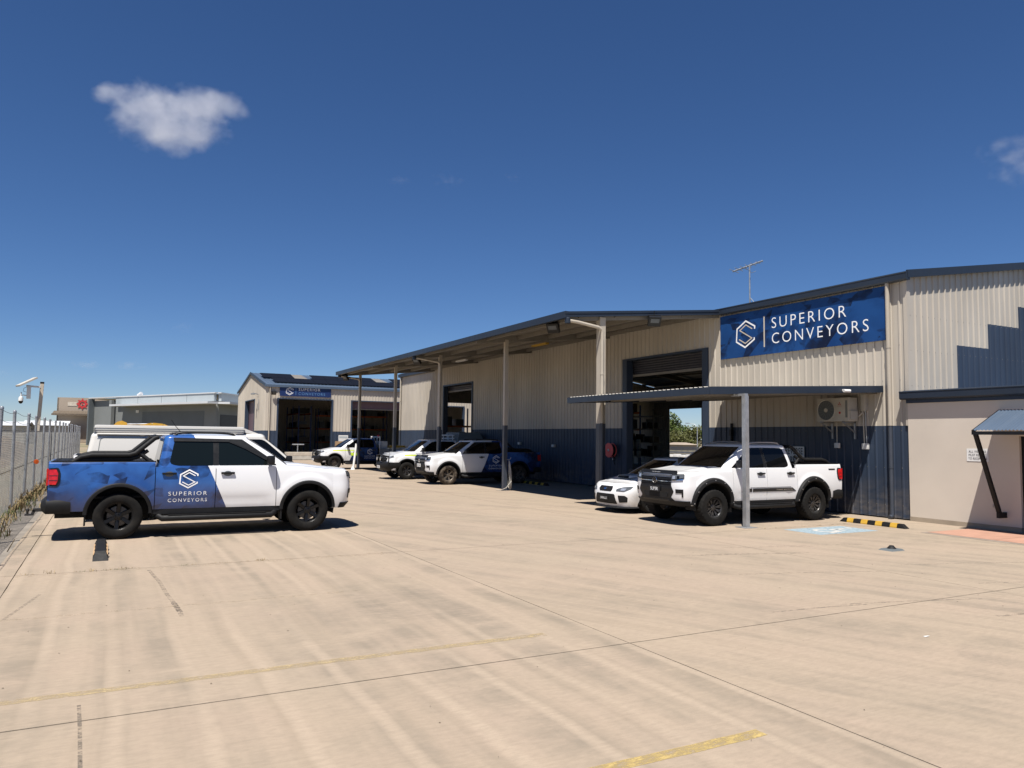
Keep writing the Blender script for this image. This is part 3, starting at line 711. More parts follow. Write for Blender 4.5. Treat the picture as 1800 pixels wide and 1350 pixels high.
MB().tube([(17.77, 13.68, 2.63), (17.79, 13.62, 2.68), (17.79, 13.56, 2.74)], .018, 8).build('lagged_pipe', 'offwhite', dt, 50)
pb = thing('power_outlet', 'small grey outlet box with conduit below the air conditioner fan', 'outlet', (17.84, 14.42, 1.8))
MB().box(17.79, 17.87, 14.34, 14.48, 1.78, 1.92, .01).build('box', 'white', pb, 40); MB().tube([(17.84, 14.42, 1.92), (17.84, 14.42, 2.52)], .014, 8).build('conduit', 'offwhite', pb, 50)

rp = lambda a, b, o: (XW - .045 - o, 16.30 - a, 1.28 + b)
sign_board('parking_sign', 'white REVERSE PARKING sign on navy cladding behind the lifted white pickup', 0, rp, .74, .52, 'white', [
    ('lettering', text_mesh('REVERSE', .64, .19, 1.05, .004), .05, .29, 'ink'), ('lettering', text_mesh('PARKING', .64, .19, 1.05, .004), .05, .04, 'ink')], .006)

M['reel_red'] = plain('faded_reel_red', (.62, .10, .09), .5, var=.1)
hr = thing('fire_hose_reel', 'round red fire hose reel on the navy wall beside the large roller door', 'hose reel', (17.7, 24.9, 1.5))
for o_, nm in ((0, 'front_flange'), (.17, 'rear_flange')):
    MB().lathe([(0, .012), (.285, .012), (.29, .004), (.29, -.006), (0, -.006)], (17.58 + o_, 24.90, 1.51), 'x', 36, -1).build(nm, 'reel_red', hr, 40)
MB().lathe([(.15, 0), (.235, .01), (.235, .15), (.15, .16)], (17.59, 24.90, 1.51), 'x', 36).build('coiled_hose', 'black', hr, 40)
MB().lathe([(0, .02), (.05, .018), (.055, 0)], (17.565, 24.90, 1.51), 'x', 18, -1).build('hub', 'steel', hr, 40)
MB().bar((17.6, 24.90, 1.51), (17.88, 24.90, 1.51), .06, .06).build('wall_arm', 'red', hr)
MB().tube([(17.72, 24.77, 1.28), (17.70, 24.74, 1.1), (17.74, 24.73, .95)], .02, 8).build('nozzle', 'black', hr, 50)
MB().box(17.82, 17.87, 24.92, 25.0, 1.12, 1.2).build('valve', 'steel', hr)
for k, (yy, zz) in enumerate(((32.6, 1.62), (29.4, 1.55))):
    wl = thing('wall_light', f'small pale wall fitting on the navy wall {"behind the bed of the shaded pickup" if k == 0 else "above the striped wheel stop in the shade"}', 'wall light', (17.85, yy, zz))
    MB().box(17.76, 17.87, yy, yy + .22, zz, zz + .13, .02).build('casing', 'offwhite', wl, 40); MB().box(17.74, 17.765, yy + .03, yy + .19, zz + .02, zz + .11).build('cover', 'white', wl)
rd = thing('wall_conduit', 'tall black conduit with latch on the wall beside the large roller door', 'conduit', (17.83, 18.3, 1.4))
MB().box(17.80, 17.87, 18.42, 18.47, 1.55, 2.5).build('rail', 'black_trim', rd); MB().box(17.77, 17.87, 18.40, 18.49, 2.1, 2.3).build('latch', 'black_trim', rd)

an = thing('tv_antenna', 'thin television antenna on a mast above the workshop roof', 'antenna', (22.0, 21.7, 6.95))
MB().tube([(22, 21.7, 6.95), (22, 21.7, 8.85)], .03, 8).build('mast', 'galv', an, 50)
MB().tube([(22, 21.7, 7.55), (22.25, 21.35, 6.98)], .015, 6).build('stay', 'galv', an, 50)
MB().tube([(21.75, 22.35, 8.66), (22.2, 21.2, 8.92)], .035, 6).build('boom', 'galv', an, 50)
bd = Vector((.45, -1.15, .26)).normalized()
for k in range(6):
    c = Vector((21.75, 22.35, 8.66)) + bd * (.06 + .2 * k); l_ = .42 - .04 * k; s_ = Vector((.93, .36, 0))
    MB().tube([c - s_ * l_, c + s_ * l_], .014, 5).build('element', 'galv', an, 50)
for q in (-1, 1): MB().tube([(22, 21.7, 8.62), (22.0 + .35 * q, 21.75 + .2 * q, 8.60), (22.0 + .45 * q, 21.6 + .2 * q, 8.66)], .01, 5).build('reflector_rod', 'galv', an, 50)

# ------------------------------------------------------------------ office front
of = thing('office_building', 'low rendered cream office front with slate gutter and entry door', 'building', (17.85, 6, 0))
OX = 17.85
MB().box(OX, OX + .25, 9.66, YN - .003, .11, 3.14).build('wall', 'render', of)
MB().box(OX, OX + .25, 8.70, 9.66, 2.12, 3.14).build('wall', 'render', of); MB().box(OX, OX + .25, -2, 8.70, .11, 3.14).build('wall', 'render', of)
MB().box(OX - .012, OX + .25, 9.66, YN - .003, -.02, .108).build('footing', 'footing', of); MB().box(OX - .012, OX + .25, -2, 8.7, -.02, .108).build('footing', 'footing', of)
gutter(of, OX - .003, -2, YN + .12, 3.03, 3.24, .155)
MB().box(OX - .03, OX - .003, -2, YN + .02, 2.94, 3.028).build('fascia_board', 'navy', of)
mesh_obj('roof', [(OX - .05, -2, 3.22), (OX - .05, YN, 3.22), (26, YN, 3.75), (26, -2, 3.75)], [(0, 1, 2, 3)], 'slate_light', of)
mesh_obj('rear_wall', [(26, -2, 0), (26, YN, 0), (26, YN, 3.7), (26, -2, 3.7)], [(0, 1, 2, 3)], 'render', of)
dr = MB().box(OX + .12, OX + .17, 8.72, 9.64, .02, 2.1).build('door', 'glass', of)
MB().box(OX + .08, OX + .2, 9.60, 9.66, .0, 2.12).build('frame', 'black_trim', dr); MB().box(OX + .08, OX + .2, 8.70, 8.76, .0, 2.12).build('frame', 'black_trim', dr); MB().box(OX + .08, OX + .2, 8.76, 9.60, 2.06, 2.12).build('frame', 'black_trim', dr)
MB().tube([(OX + .06, 9.5, .95), (OX + .06, 9.5, 1.35)], .015, 8).build('handle', 'steel', dr, 50)
aw = thing('entry_awning', 'sloping slate corrugated awning with black steel strut over office door', 'awning', (17.0, 8.8, 0))
AWX = 16.80; sl = lambda x: 2.24 + (2.72 - 2.24) * (x - AWX) / (OX - AWX)
m = MB(); pr = []; y = 7.4
while y <= 10.05: pr.append(y); y += .02
m.grid([[(x, q, sl(x) + .012 * math.cos(q * 2 * math.pi / .076)) for q in pr] for x in (AWX, OX - .01)]); m.build('corrugated_sheet', 'slate_light', aw, 60)
MB().box(AWX - .03, AWX + .02, 7.4, 10.06, 2.14, 2.215).build('front_beam', 'black_trim', aw)
MB().bar((AWX, 10.055, sl(AWX) - .03), (OX - .01, 10.055, sl(OX) - .03), .035, .06).build('end_trim', 'black_trim', aw)
MB().bar((AWX + .02, 10.0, 2.15), (17.62, 10.0, .40), .07, .08, (0, 1, 0)).build('strut', 'black', aw)
MB().box(17.56, OX - .001, 9.965, 10.035, .30, .42).build('foot_bracket', 'black', aw)
vs_ = lambda a, b, o: (OX - .002 - o, 10.83 - a, 1.535 + b)
sign_board('visitor_sign', 'small white ALL VISITORS MUST REPORT TO RECEPTION sign on office wall', 0, vs_, .50, .295, 'white', [
    ('lettering', text_mesh('ALL VISITORS', .40, .052, 1.05), .05, .20, 'ink'), ('lettering', text_mesh('MUST REPORT', .40, .052, 1.05), .05, .12, 'ink'), ('lettering', text_mesh('TO RECEPTION', .42, .052, 1.05), .04, .04, 'ink')], .006)
tp = thing('garden_tap', 'small brass tap fitting low on the office wall behind the strut', 'tap', (OX - .03, 10.22, .5))
MB().lathe([(0, .01), (.05, .01), (.055, 0), (0, 0)], (OX - .001, 10.22, .55), 'x', 18, -1).build('wall_plate', 'offwhite', tp); MB().tube([(OX - .01, 10.22, .56), (OX - .07, 10.22, .56), (OX - .08, 10.22, .51)], .012, 6).build('spout', 'timber', tp, 50)

# ------------------------------------------------------------------ rear shed with solar roof
SX, SY, SXE, SYE = 11.05, 62.5, 31.0, 77.0
sd = thing('solar_shed', 'cream and navy steel shed with solar panels at the back of the yard', 'building', (20, 70, 0))
SE, SR = 5.86, 7.28; ym = (SY + SYE) / 2
def sz(y): return SE + .1 + (SR - SE) * (1 - abs(y - ym) / (ym - SY))
E1 = (11.92, 16.45, 4.92); E2 = (17.93, 22.9, 4.92); E3 = (25.6, 28.35, 4.72)
clad(sd, wy(SY, -1), [(SX, E1[0], 2.3, SE), (E1[1], E2[0], 2.3, SE), (E2[1], E3[0], 2.3, SE), (E3[1], SXE, 2.3, SE), (E1[0], E1[1], E1[2], SE), (E2[0], E2[1], E2[2], SE), (E3[0], E3[1], E3[2], SE)], 'cream')
clad(sd, wy(SY, -1), [(SX, E1[0], .03, 2.3), (E1[1], E2[0], .03, 2.3), (E2[1], E3[0], .03, 2.3), (E3[1], SXE, .03, 2.3)], 'navy')
gs = lambda y: sz(y) - .05
clad(sd, wx(SX, -1), [(SY, 67.32, 2.3, gs), (67.32, ym, 5.0, gs), (ym, 72.45, 5.0, gs), (72.45, SYE, 2.3, gs)], 'cream'); clad(sd, wx(SX, -1), [(SY, 67.32, .03, 2.3), (72.45, SYE, .03, 2.3)], 'navy')
clad(sd, wy(SYE, 1), [(SX, SXE, .03, SE)], 'cream'); clad(sd, wx(SXE, 1), [(SY, ym, .03, gs), (ym, SYE, .03, gs)], 'cream')
roller(sd, 67.32, 72.45, 5.0, .1, .2, 'plum_door', SX)
for e, zr in ((E1, None), (E2, 4.24), (E3, None)):
    m = MB(); m.box(e[0], e[0] + .12, SY - .05, SY + .25, .01, e[2]).box(e[1] - .12, e[1], SY - .05, SY + .25, .01, e[2]).box(e[0] + .12, e[1] - .12, SY - .04, SY + .2, e[2] - .08, e[2]); m.build('door_frame', 'navy', sd)
    if zr:
        c = MB(); n = 16; c.grid([[(e[0] + .1, SY + .28 + (.014 if i % 2 else 0), zr + (e[2] - .08 - zr) * i / n), (e[1] - .1, SY + .28 + (.014 if i % 2 else 0), zr + (e[2] - .08 - zr) * i / n)] for i in range(n + 1)])
        d = c.build('roller_curtain', 'plum_door', sd); MB().box(e[0] + .1, e[1] - .1, SY + .25, SY + .32, zr - .08, zr).build('bottom_rail', 'zinc_sheet', d)
m = MB(); prr = rib_profile(SX - .12, SXE + .12, .3, .03)
for ya, yb in ((SY - .12, ym), (ym, SYE + .12)):
    m.grid([[(s_, ya, sz(ya) + e) for s_, e in prr], [(s_, yb, sz(yb) + e) for s_, e in prr]])
m.build('roof', 'slate_light', sd)
m = MB()
for ya, yb in ((SY - .13, ym), (SYE + .13, ym)): m.bar((SX - .1, ya, sz(ya) - .03), (SX - .1, yb, sz(yb) - .03), .04, .2)
m.build('barge_capping', 'slate', sd)
MB().box(SX - .12, SXE, SY - .17, SY - .035, SE - .08, SE + .10).build('gutter', 'slate_light', sd)
for x in (11.35, 24.2): MB().tube([(x, SY - .09, .1), (x, SY - .09, SE - .05)], .05, 10).build('downpipe', 'creampost', sd, 50)
mesh_obj('floor', [(SX, SY, .006), (SXE, SY, .006), (SXE, SYE, .006), (SX, SYE, .006)], [(0, 1, 2, 3)], 'in_floor', sd)
k = 0
for row, (yr, spans) in enumerate(((63.5, [(11.9, 23.0)]), (66.0, [(11.4, 14.0), (15.6, 21.2), (22.9, 30)]))):
    for a, b in spans:
        n = round((b - a) / 1.06)
        for i in range(n):
            x0 = a + (b - a) * i / n + .01; x1 = a + (b - a) * (i + 1) / n - .01; y0, y1 = yr, yr + 1.75; up = .16 if row else .12
            q = [(x0, y0, sz(y0) + up), (x1, y0, sz(y0) + up), (x1, y1, sz(y1) + up + .12), (x0, y1, sz(y1) + up + .12)]
            pn = mesh_obj('solar_panel', q + [(a_, b_, c_ - .04) for a_, b_, c_ in q], [(0, 1, 2, 3), (7, 6, 5, 4), (0, 4, 5, 1), (1, 5, 6, 2), (2, 6, 7, 3), (3, 7, 4, 0)], 'solar', sd)
for x in (14.8, 22.1): mesh_obj('skylight_sheet', [(x - .6, 65.9, sz(65.9) + .035), (x + .5, 65.9, sz(65.9) + .035), (x + .5, 69.5, sz(69.5) + .035), (x - .6, 69.5, sz(69.5) + .035)], [(0, 1, 2, 3)], 'zinc_sheet', sd)
lo2, li2 = hexlogo(.56, .6, .07, .05)
ssg = lambda a, b, o: (12.1 + a, SY - .045 - o, 5.08 + b)
sign_board('shed_sign', 'small navy sign board lettered SUPERIOR CONVEYORS above the rear shed bay', 0, ssg, 4.12, .80, 'navyflat', [
    ('emblem', lo2, .50, .10, 'letter'), ('emblem', li2, .50, .10, 'letter'), ('divider', ([(0, 0), (.035, 0), (.035, .56), (0, .56)], [(0, 1, 2, 3)]), 1.25, .12, 'letter_blue'),
    ('lettering', text_mesh('SUPERIOR', 1.75, .22, 1.3, .006), 1.48, .46, 'letter'), ('lettering', text_mesh('CONVEYORS', 2.15, .22, 1.3, 0), 1.48, .12, 'letter_blue')])
floodlight((11.62, SY - .25, 5.30), 'flood light on the shed wall left of the small sign', (0, -1, 0), s=1.0)
vent = thing('wall_lamp', 'small bulkhead lamp high on the shed gable above its side roller door', 'lamp', (SX - .1, 66.0, 5.2))
MB().bar((SX, 65.9, 5.3), (SX - .45, 65.9, 5.42), .06, .06).build('arm', 'galv', vent); MB().box(SX - .6, SX - .3, 65.75, 66.05, 5.28, 5.38).build('head', 'galv', vent)
MB().tube([(SX - .05, 65.4, 4.9), (SX - .05, 65.4, 4.0)], .02, 6).build('conduit', 'galv', vent)
rack((15.2, 69.5, 0), 5, 1.1, 4.6, (1.3, 2.6, 3.9), 'blue and orange pallet rack inside the left bay of the rear shed')
rack((18.3, 75.0, 0), 7, 1.1, 4.6, (1.3, 2.6, 3.9), 'blue and orange pallet rack inside the right bay of the rear shed', along='x')
rack((11.8, 75.2, 0), 2.6, .9, 3.2, (1.0, 2.2), 'low rack against the back wall of the rear shed', along='x')
tb = thing('beam_stack', 'stack of pale beams on the ground in the left shed bay', 'beams', (13.4, 61.9, 0))
for i in range(3):
    for j in range(2): MB().box(12.6, 15.2, 61.3 + .34 * i, 61.62 + .34 * i, .03 + .30 * j, .31 + .30 * j, .01).build('beam', 'timber' if (i + j) % 2 else 'offwhite', tb)
st = thing('roller_stand', 'grey T shaped roller stand by the beam stack', 'stand', (13.75, 62.9, 0))
MB().tube([(13.75, 62.9, .05), (13.75, 62.9, 1.15)], .05, 8).build('column', 'galv', st, 50); MB().tube([(13.3, 62.9, 1.2), (14.25, 62.9, 1.2)], .05, 8).build('roller', 'galv', st, 50)
for a in range(3): MB().bar((13.75, 62.9, .3), (13.75 + .4 * math.cos(a * 2.1), 62.9 + .4 * math.sin(a * 2.1), .01), .04, .04).build('leg', 'galv', st)
nb = thing('pinned_notice', 'white notice pinned to navy cladding between the shed bays', 'notice', (17.0, SY - .06, 1.3)); MB().box(16.95, 17.75, SY - .06, SY - .045, 1.25, 2.0).build('sheet', 'white', nb); MB().box(17.0, 17.7, SY - .066, SY - .061, 1.75, 1.92).build('heading', 'pale_print' if 'pale_print' in M else 'fascia_pale', nb)
bx_ = thing('cardboard_box', 'brown carton standing on a crate between the shed bays', 'box', (16.8, 61.9, 0)); MB().box(16.5, 17.2, 61.6, 62.3, 0, .9).build('crate', 'timber', bx_); MB().box(16.6, 17.15, 61.65, 62.2, .902, 1.5).build('carton', 'cardboard', bx_)

# ------------------------------------------------------------------ neighbouring buildings to the left
B_ = Vector((12.87, 107.8, 0)); A_ = Vector((-2.2, 138.8, 0)); C_ = Vector((20.5, 120.4, 0))
gb = thing('grey_building', 'grey flat roofed commercial building with pale fascia and awning beyond the yard', 'building', tuple((A_ + B_) / 2))
u1 = (A_ - B_).normalized(); n1 = Vector((-u1.y, u1.x, 0)); n1 = n1 if n1.dot(-B_) > 0 else -n1; L1 = (A_ - B_).length
u2 = (C_ - B_).normalized(); n2 = Vector((-u2.y, u2.x, 0)); n2 = n2 if n2.dot(-B_) > 0 else -n2; L2 = (C_ - B_).length
def face(name, mat, o, u, n, a, b, z0, z1, d=0, th=.2, parent=None):
    q = [o + u * s_ + n * (d + t_) + Vector((0, 0, z)) for t_ in (0, -th) for z in (z0, z1) for s_ in (a, b)]
    return MB().add(q, [(0, 1, 3, 2), (4, 6, 7, 5), (0, 4, 5, 1), (2, 3, 7, 6), (0, 2, 6, 4), (1, 5, 7, 3)]).build(name, mat, parent or gb)
face('wall', 'grey_bld', B_, u1, n1, 0, L1, 0, 6.5); face('wall', 'grey_bld', B_, u2, n2, 0, L2, 0, 6.5)
for k in range(4): face('fascia_panel', 'fascia_pale', B_, u1, n1, .1 + k * 6.5, 6.5 + k * 6.5, 6.35, 7.38, .5, .4)
face('fascia_panel', 'fascia_pale', B_, u2, n2, .0, L2, 6.35, 7.38, .5, .4)
face('parapet_cap', 'whiteroof', B_, u1, n1, -.3, L1, 7.38, 7.52, .6, .6); face('parapet_cap', 'whiteroof', B_, u2, n2, -.3, L2, 7.38, 7.52, .6, .6)
face('awning', 'whiteroof', B_, u1, n1, -1.2, 24.5, 5.95, 6.22, 2.2, 1.9); face('awning', 'whiteroof', B_, u2, n2, -1.2, L2, 5.95, 6.22, 2.2, 1.9)
face('roller_door', 'grey_dark', B_, u1, n1, 3, 19, 0, 5.1, .03, .02); face('painted_dark_doorway', 'ink', B_, u2, n2, 1.0, 8.5, 0, 4.6, .04, .02)  # second face: flat black sheet painting the shade inside a doorway
face('fin_wall', 'grey_dark', A_ - u1 * .5, n1, u1, .05, .9, 0, 7.3, 0, .4); face('side_panel', 'grey_bld', B_, u1, n1, 27.5, L1, 0, 7.0, .04, .3)
face('pillar', 'grey_bld', B_, u1, n1, 26.8, 27.5, 0, 7.0, .75, .5)
mesh_obj('roof', [tuple(p + Vector((0, 0, 7.3))) for p in (A_, B_, C_, C_ + (A_ - B_))], [(0, 1, 2, 3)], 'whiteroof', gb)
wl_ = face('bulkhead_light', 'white', B_, u1, n1, 20.0, 20.8, 5.0, 5.4, .06, .05)
vt = MB(); vc = B_ + u1 * 26 - n1 * 3; vt.tube([(vc.x, vc.y, 7.3), (vc.x, vc.y, 7.9), (vc.x + .4, vc.y - .3, 8.2)], .3, 10); vt.build('roof_vent', 'whiteroof', gb, 50)
D_ = Vector((-9.0, 178, 0)); u3 = Vector((5.2, -9.8, 0)).normalized(); n3 = Vector((-.88, -.47, 0))
tn = thing('tan_building', 'tan warehouse with a red gear logo high on its wall', 'building', tuple(D_))
u3 = Vector((1, -.2, 0)).normalized(); n3 = Vector((-.2, -1, 0)).normalized()
face('wall', 'tan_bld', D_, u3, n3, 0, 16, 0, 9.0, 0, .3, tn); face('pale_panel', 'timber', D_, u3, n3, 1.9, 3.6, 7.3, 8.1, .06, .05, tn)
face('skillion', 'bark', D_, u3, n3, -.5, 16, 5.4, 5.7, 1.8, 1.75, tn); q = [D_ + u3 * a + n3 * d + Vector((0, 0, z)) for a, d, z in ((-.5, 1.9, 5.4), (16, 1.9, 5.4), (16, .02, 6.3), (-.5, .02, 6.3))]; mesh_obj('awning_roof', [tuple(p) for p in q], [(0, 1, 2, 3)], 'bark', tn)
mesh_obj('roof', [tuple(D_ + u3 * a - n3 * d + Vector((0, 0, 8.9))) for a, d in ((0, 0), (16, 0), (16, 20), (0, 20))], [(0, 1, 2, 3)], 'tan_bld', tn); face('side_wall', 'tan_bld', D_, -n3, -u3, 0, 20, 0, 8.9, 0, .3, tn)
gr = MB(); gv = []; N = 8; gc = D_ + u3 * 4.55 + n3 * .12 + Vector((0, 0, 7.75))
for i in range(N):
    for da, r_ in ((-.16, .82), (-.12, 1.08), (.12, 1.08), (.16, .82), (.39 - .16, .80)):
        a = 2 * math.pi * i / N + da; gv.append((r_ * math.cos(a), r_ * math.sin(a)))
inner = [(.42 * math.cos(2 * math.pi * i / len(gv)), .42 * math.sin(2 * math.pi * i / len(gv))) for i in range(len(gv))]
n = len(gv); pts = [gc + u3 * a + Vector((0, 0, b)) for a, b in gv + inner]
gr.add(pts, [(i, (i + 1) % n, n + (i + 1) % n, n + i) for i in range(n)]); gr.build('gear_logo', 'red', tn)
MB().add([gc + u3 * .2 * math.cos(2 * math.pi * i / 14) + Vector((0, 0, .2 * math.sin(2 * math.pi * i / 14))) for i in range(14)], [tuple(range(14))]).build('gear_logo', 'red', tn)
for k, (x0, x1, y, z0, z1, lb) in enumerate(((-24, -12, 150, 3.0, 3.75, 'long white roofed shed far beyond the fence, left one'), (-13.2, -6.6, 162, 3.2, 4.15, 'white roofed shed far beyond the fence, right one beside the tan warehouse'))):
    t = thing('white_shed', lb, 'building', ((x0 + x1) / 2, y, 0)); MB().box(x0, x1, y, y + 14, 0, z0).build('wall', 'offwhite', t)
    MB().add([(x0 - .4, y - .4, z0), (x1 + .4, y - .4, z0), (x1 + .4, y + 7, z1), (x0 - .4, y + 7, z1), (x1 + .4, y + 14.4, z0), (x0 - .4, y + 14.4, z0)], [(0, 1, 2, 3), (3, 2, 4, 5)]).build('roof', 'whiteroof', t)

# ------------------------------------------------------------------ chain link fence on the left
FX = -2.0
fe = thing('chain_link_fence', 'tall galvanised chain link fence with steel posts along the left side of the yard', 'fence', (FX, 30, 0))
fy = [22.5 + 3.28 * k for k in range(-8, 17)]
pm = MB().tube([(0, 0, -.05), (0, 0, 2.46)], .038, 10); pm.lathe([(0, .03), (.03, .025), (.042, 0), (.042, -.03)], (0, 0, 2.46), 'z', 10)
p0 = pm.build('post', 'galv', fe, 50, origin=(0, 0, 0))
W_, Hh = 3.28, 1.97
mm = MB(); st_ = .085; k = -Hh
while k < W_:
    for sg in (1, -1):
        a, b = max(k, 0), min(k + Hh, W_)
        if b - a > .02:
            z = lambda s_: (s_ - k) if sg > 0 else Hh - (s_ - k)
            mm.bar((.006 * sg, a, z(a)), (.006 * sg, b, z(b)), .0036, .0036)
    k += st_
for z in (.02, 1.0, Hh): mm.bar((0, 0, z), (0, W_, z), .006, .006)
M['wire'] = plain('grey_fence_wire', (.115, .115, .112), .6, .2, var=.25, scale=4)
m0 = mm.build('mesh_panel', 'wire', fe, 0, origin=(0, 0, 0))
fl = MB()
for i, y in enumerate(fy):
    o = p0 if i == 0 else p0.copy(); q = m0 if i == 0 else m0.copy()
    for ob in (o, q):
        if i: COL.objects.link(ob); ob.parent = fe
    o.location = (rnd.uniform(-.01, .01), y - 30, 0); o.rotation_euler = (rnd.uniform(-.012, .012), rnd.uniform(-.012, .012), 0)
    q.location = (-.046, y - 30, .02 + (0 if i > 3 else .0)); q.rotation_euler = (0, rnd.uniform(-.008, .008), 0)
for z in (2.2, 2.42):
    w = MB(); pts = []
    for i, y in enumerate(fy[:-1]):
        for t in (0, .25, .5, .75): pts.append((FX + .03, y + W_ * t, z - .05 * math.sin(math.pi * t)))
    w.tube(pts, .005, 5); w.build('barbed_wire', 'wire', fe)
rt = thing('reflector_disc', 'small orange reflector disc wired to the chain link fence', 'reflector', (FX + .08, 28.4, .95))
MB().lathe([(0, .012), (.07, .008), (.075, 0), (0, -.004)], (FX + .08, 28.4, 1.02), 'y', 18, -1).build('disc', 'amber', rt, 40); MB().bar((FX + .08, 28.42, .98), (FX + .03, 28.42, 1.06), .01, .01).build('tie', 'wire', rt)

# security camera mast with solar panel, standing by the fence
cx, cy = -2.45, 36.8
cm_ = thing('camera_mast', 'leaning cream post carrying a solar panel and dome camera above the fence', 'camera mast', (cx, cy, 0))
topv = Vector((cx + .02, cy, 3.95))
MB().bar((cx - .12, cy, 0), topv, .13, .13).build('post', 'timber', cm_); MB().box(topv.x - .07, topv.x + .07, cy - .07, cy + .07, 3.95, 4.02).build('cap', 'black', cm_)
MB().bar((topv.x, cy - .02, 3.80), (topv.x - .52, cy - .3, 3.82), .05, .07).build('arm', 'white', cm_)
MB().box(topv.x - .50, topv.x - .36, cy - .38, cy - .24, 3.30, 3.82, .01).build('battery_box', 'white', cm_, 40)
c0 = Vector((topv.x - .52, cy - .3, 3.98)); ax = Vector((.80, .3, .50)).normalized(); ay = Vector((-.35, .93, .0)).normalized(); an_ = ax.cross(ay)
q = [c0 + ax * a + ay * b + an_ * d for d in (-.03, .03) for b in (-.26, .26) for a in (-.36, .36)]
MB().add(q, [(0, 2, 3, 1), (4, 5, 7, 6), (0, 1, 5, 4), (2, 6, 7, 3), (0, 4, 6, 2), (1, 3, 7, 5)]).build('solar_panel', 'offwhite', cm_)
MB().tube([(topv.x - .46, cy - .32, 3.42), (topv.x - .6, cy - .36, 3.44), (topv.x - .68, cy - .38, 3.42)], .02, 8).build('bracket', 'white', cm_, 50)
MB().lathe([(0, .36), (.02, .35), (.025, .18), (.07, .16), (.085, .1), (.085, 0)], (topv.x - .68, cy - .38, 3.20), 'z', 18).build('camera_body', 'white', cm_, 40)
MB().lathe([(.082, 0), (.078, -.05), (.045, -.10), (0, -.115)], (topv.x - .68, cy - .38, 3.20), 'z', 18).build('camera_dome', 'glass', cm_, 60)
MB().tube([(topv.x - .44, cy - .3, 3.8), (topv.x - .6, cy - .35, 3.72), (topv.x - .62, cy - .36, 3.6), (topv.x - .46, cy - .3, 3.55)], .008, 6).build('cable', 'black', cm_)

# ------------------------------------------------------------------ growth: weeds, trees, soil mound
def tufts(name, spots, mat, label, cat):
    m = MB()
    for x, y, z, n, h, sp in spots:
        for _ in range(n):
            a = rnd.uniform(0, 6.283); l = h * rnd.uniform(.5, 1.1); b = Vector((x + rnd.gauss(0, sp), y + rnd.gauss(0, sp), z)); t = rnd.uniform(.3, 1.0) * l
            d = Vector((math.cos(a), math.sin(a), 0)); s_ = Vector((-d.y, d.x, 0)) * h * .045
            m.add([b - s_, b + s_, b + d * t * .5 + s_ * .7 + Vector((0, 0, l * .65)), b + d * t * .5 - s_ * .7 + Vector((0, 0, l * .65)), b + d * t + Vector((0, 0, l * .8))], [(0, 1, 2, 3), (3, 2, 4)])
    return tag(m.build(name, mat), label, cat, kind='stuff')
sp = []
for x in (-.85, -.6, -.1, .12, .3, .42, 1.5, 2.2, 2.3): sp.append((x, 12.42, -.01, 16, rnd.uniform(.03, .07), .04))
for k in range(46): sp.append((rnd.uniform(-1, 4.4), 12.42 + rnd.uniform(-.01, .01), -.01, 4, rnd.uniform(.02, .05), .02))
for k in range(22): sp.append((12.0 + rnd.uniform(0, 4), 12.42 + rnd.uniform(-.01, .01), -.01, 6, rnd.uniform(.02, .07), .02))
tufts('joint_weeds', sp, 'dead_leaf', 'dry weeds sprouting in the slab joint', 'weeds')
tufts('joint_sprouts', [(x, 12.42, -.01, 8, .045, .03) for x in (-.2, .05, .22, .30, 1.1)], 'weed_green', 'green sprouts in the slab joint', 'weeds')
sp = []; sg = []
for k in range(340):
    y = 14 + 46 * rnd.random() ** 1.3; sp.append((FX + rnd.gauss(.0, .16), y, -.03, 9, rnd.uniform(.08, .42), .10))
for k in range(150):
    y = 14 + 40 * rnd.random() ** 1.2; sg.append((FX + rnd.gauss(.05, .15), y, -.03, 8, rnd.uniform(.06, .25), .08))
tufts('fence_weeds', sp, 'dead_leaf', 'dry grass and weeds along the foot of the fence', 'weeds'); tufts('fence_greenery', sg, 'weed_green', 'green weeds along the foot of the fence', 'weeds')
sp = []
for k in range(700): sp.append((rnd.uniform(-16, -2.3), rnd.uniform(16, 75), -.06, 7, rnd.uniform(.1, .4), .25))
tufts('dry_grass', sp, 'dead_leaf', 'patchy dry grass beyond the fence', 'grass')

md = MB(); rows = []
for i in range(26):
    row = []
    for j in range(40):
        x = -26 + 21 * i / 25; y = 40 + 55 * j / 39; e = max(0, 1 - ((x + 15.5) / 10) ** 2) * max(0, 1 - ((y - 70) / 28) ** 2)
        row.append((x, y, -.07 + 3.0 * e ** .8 * (1 + .18 * math.sin(x * 1.3 + y * .7) + .12 * math.sin(x * 3.1 - y * 1.9)) + rnd.uniform(-.05, .05) * (e > 0)))
    rows.append(row)
md.grid(rows); struct(md.build('soil_mound', 'brown_soil', None, 60))

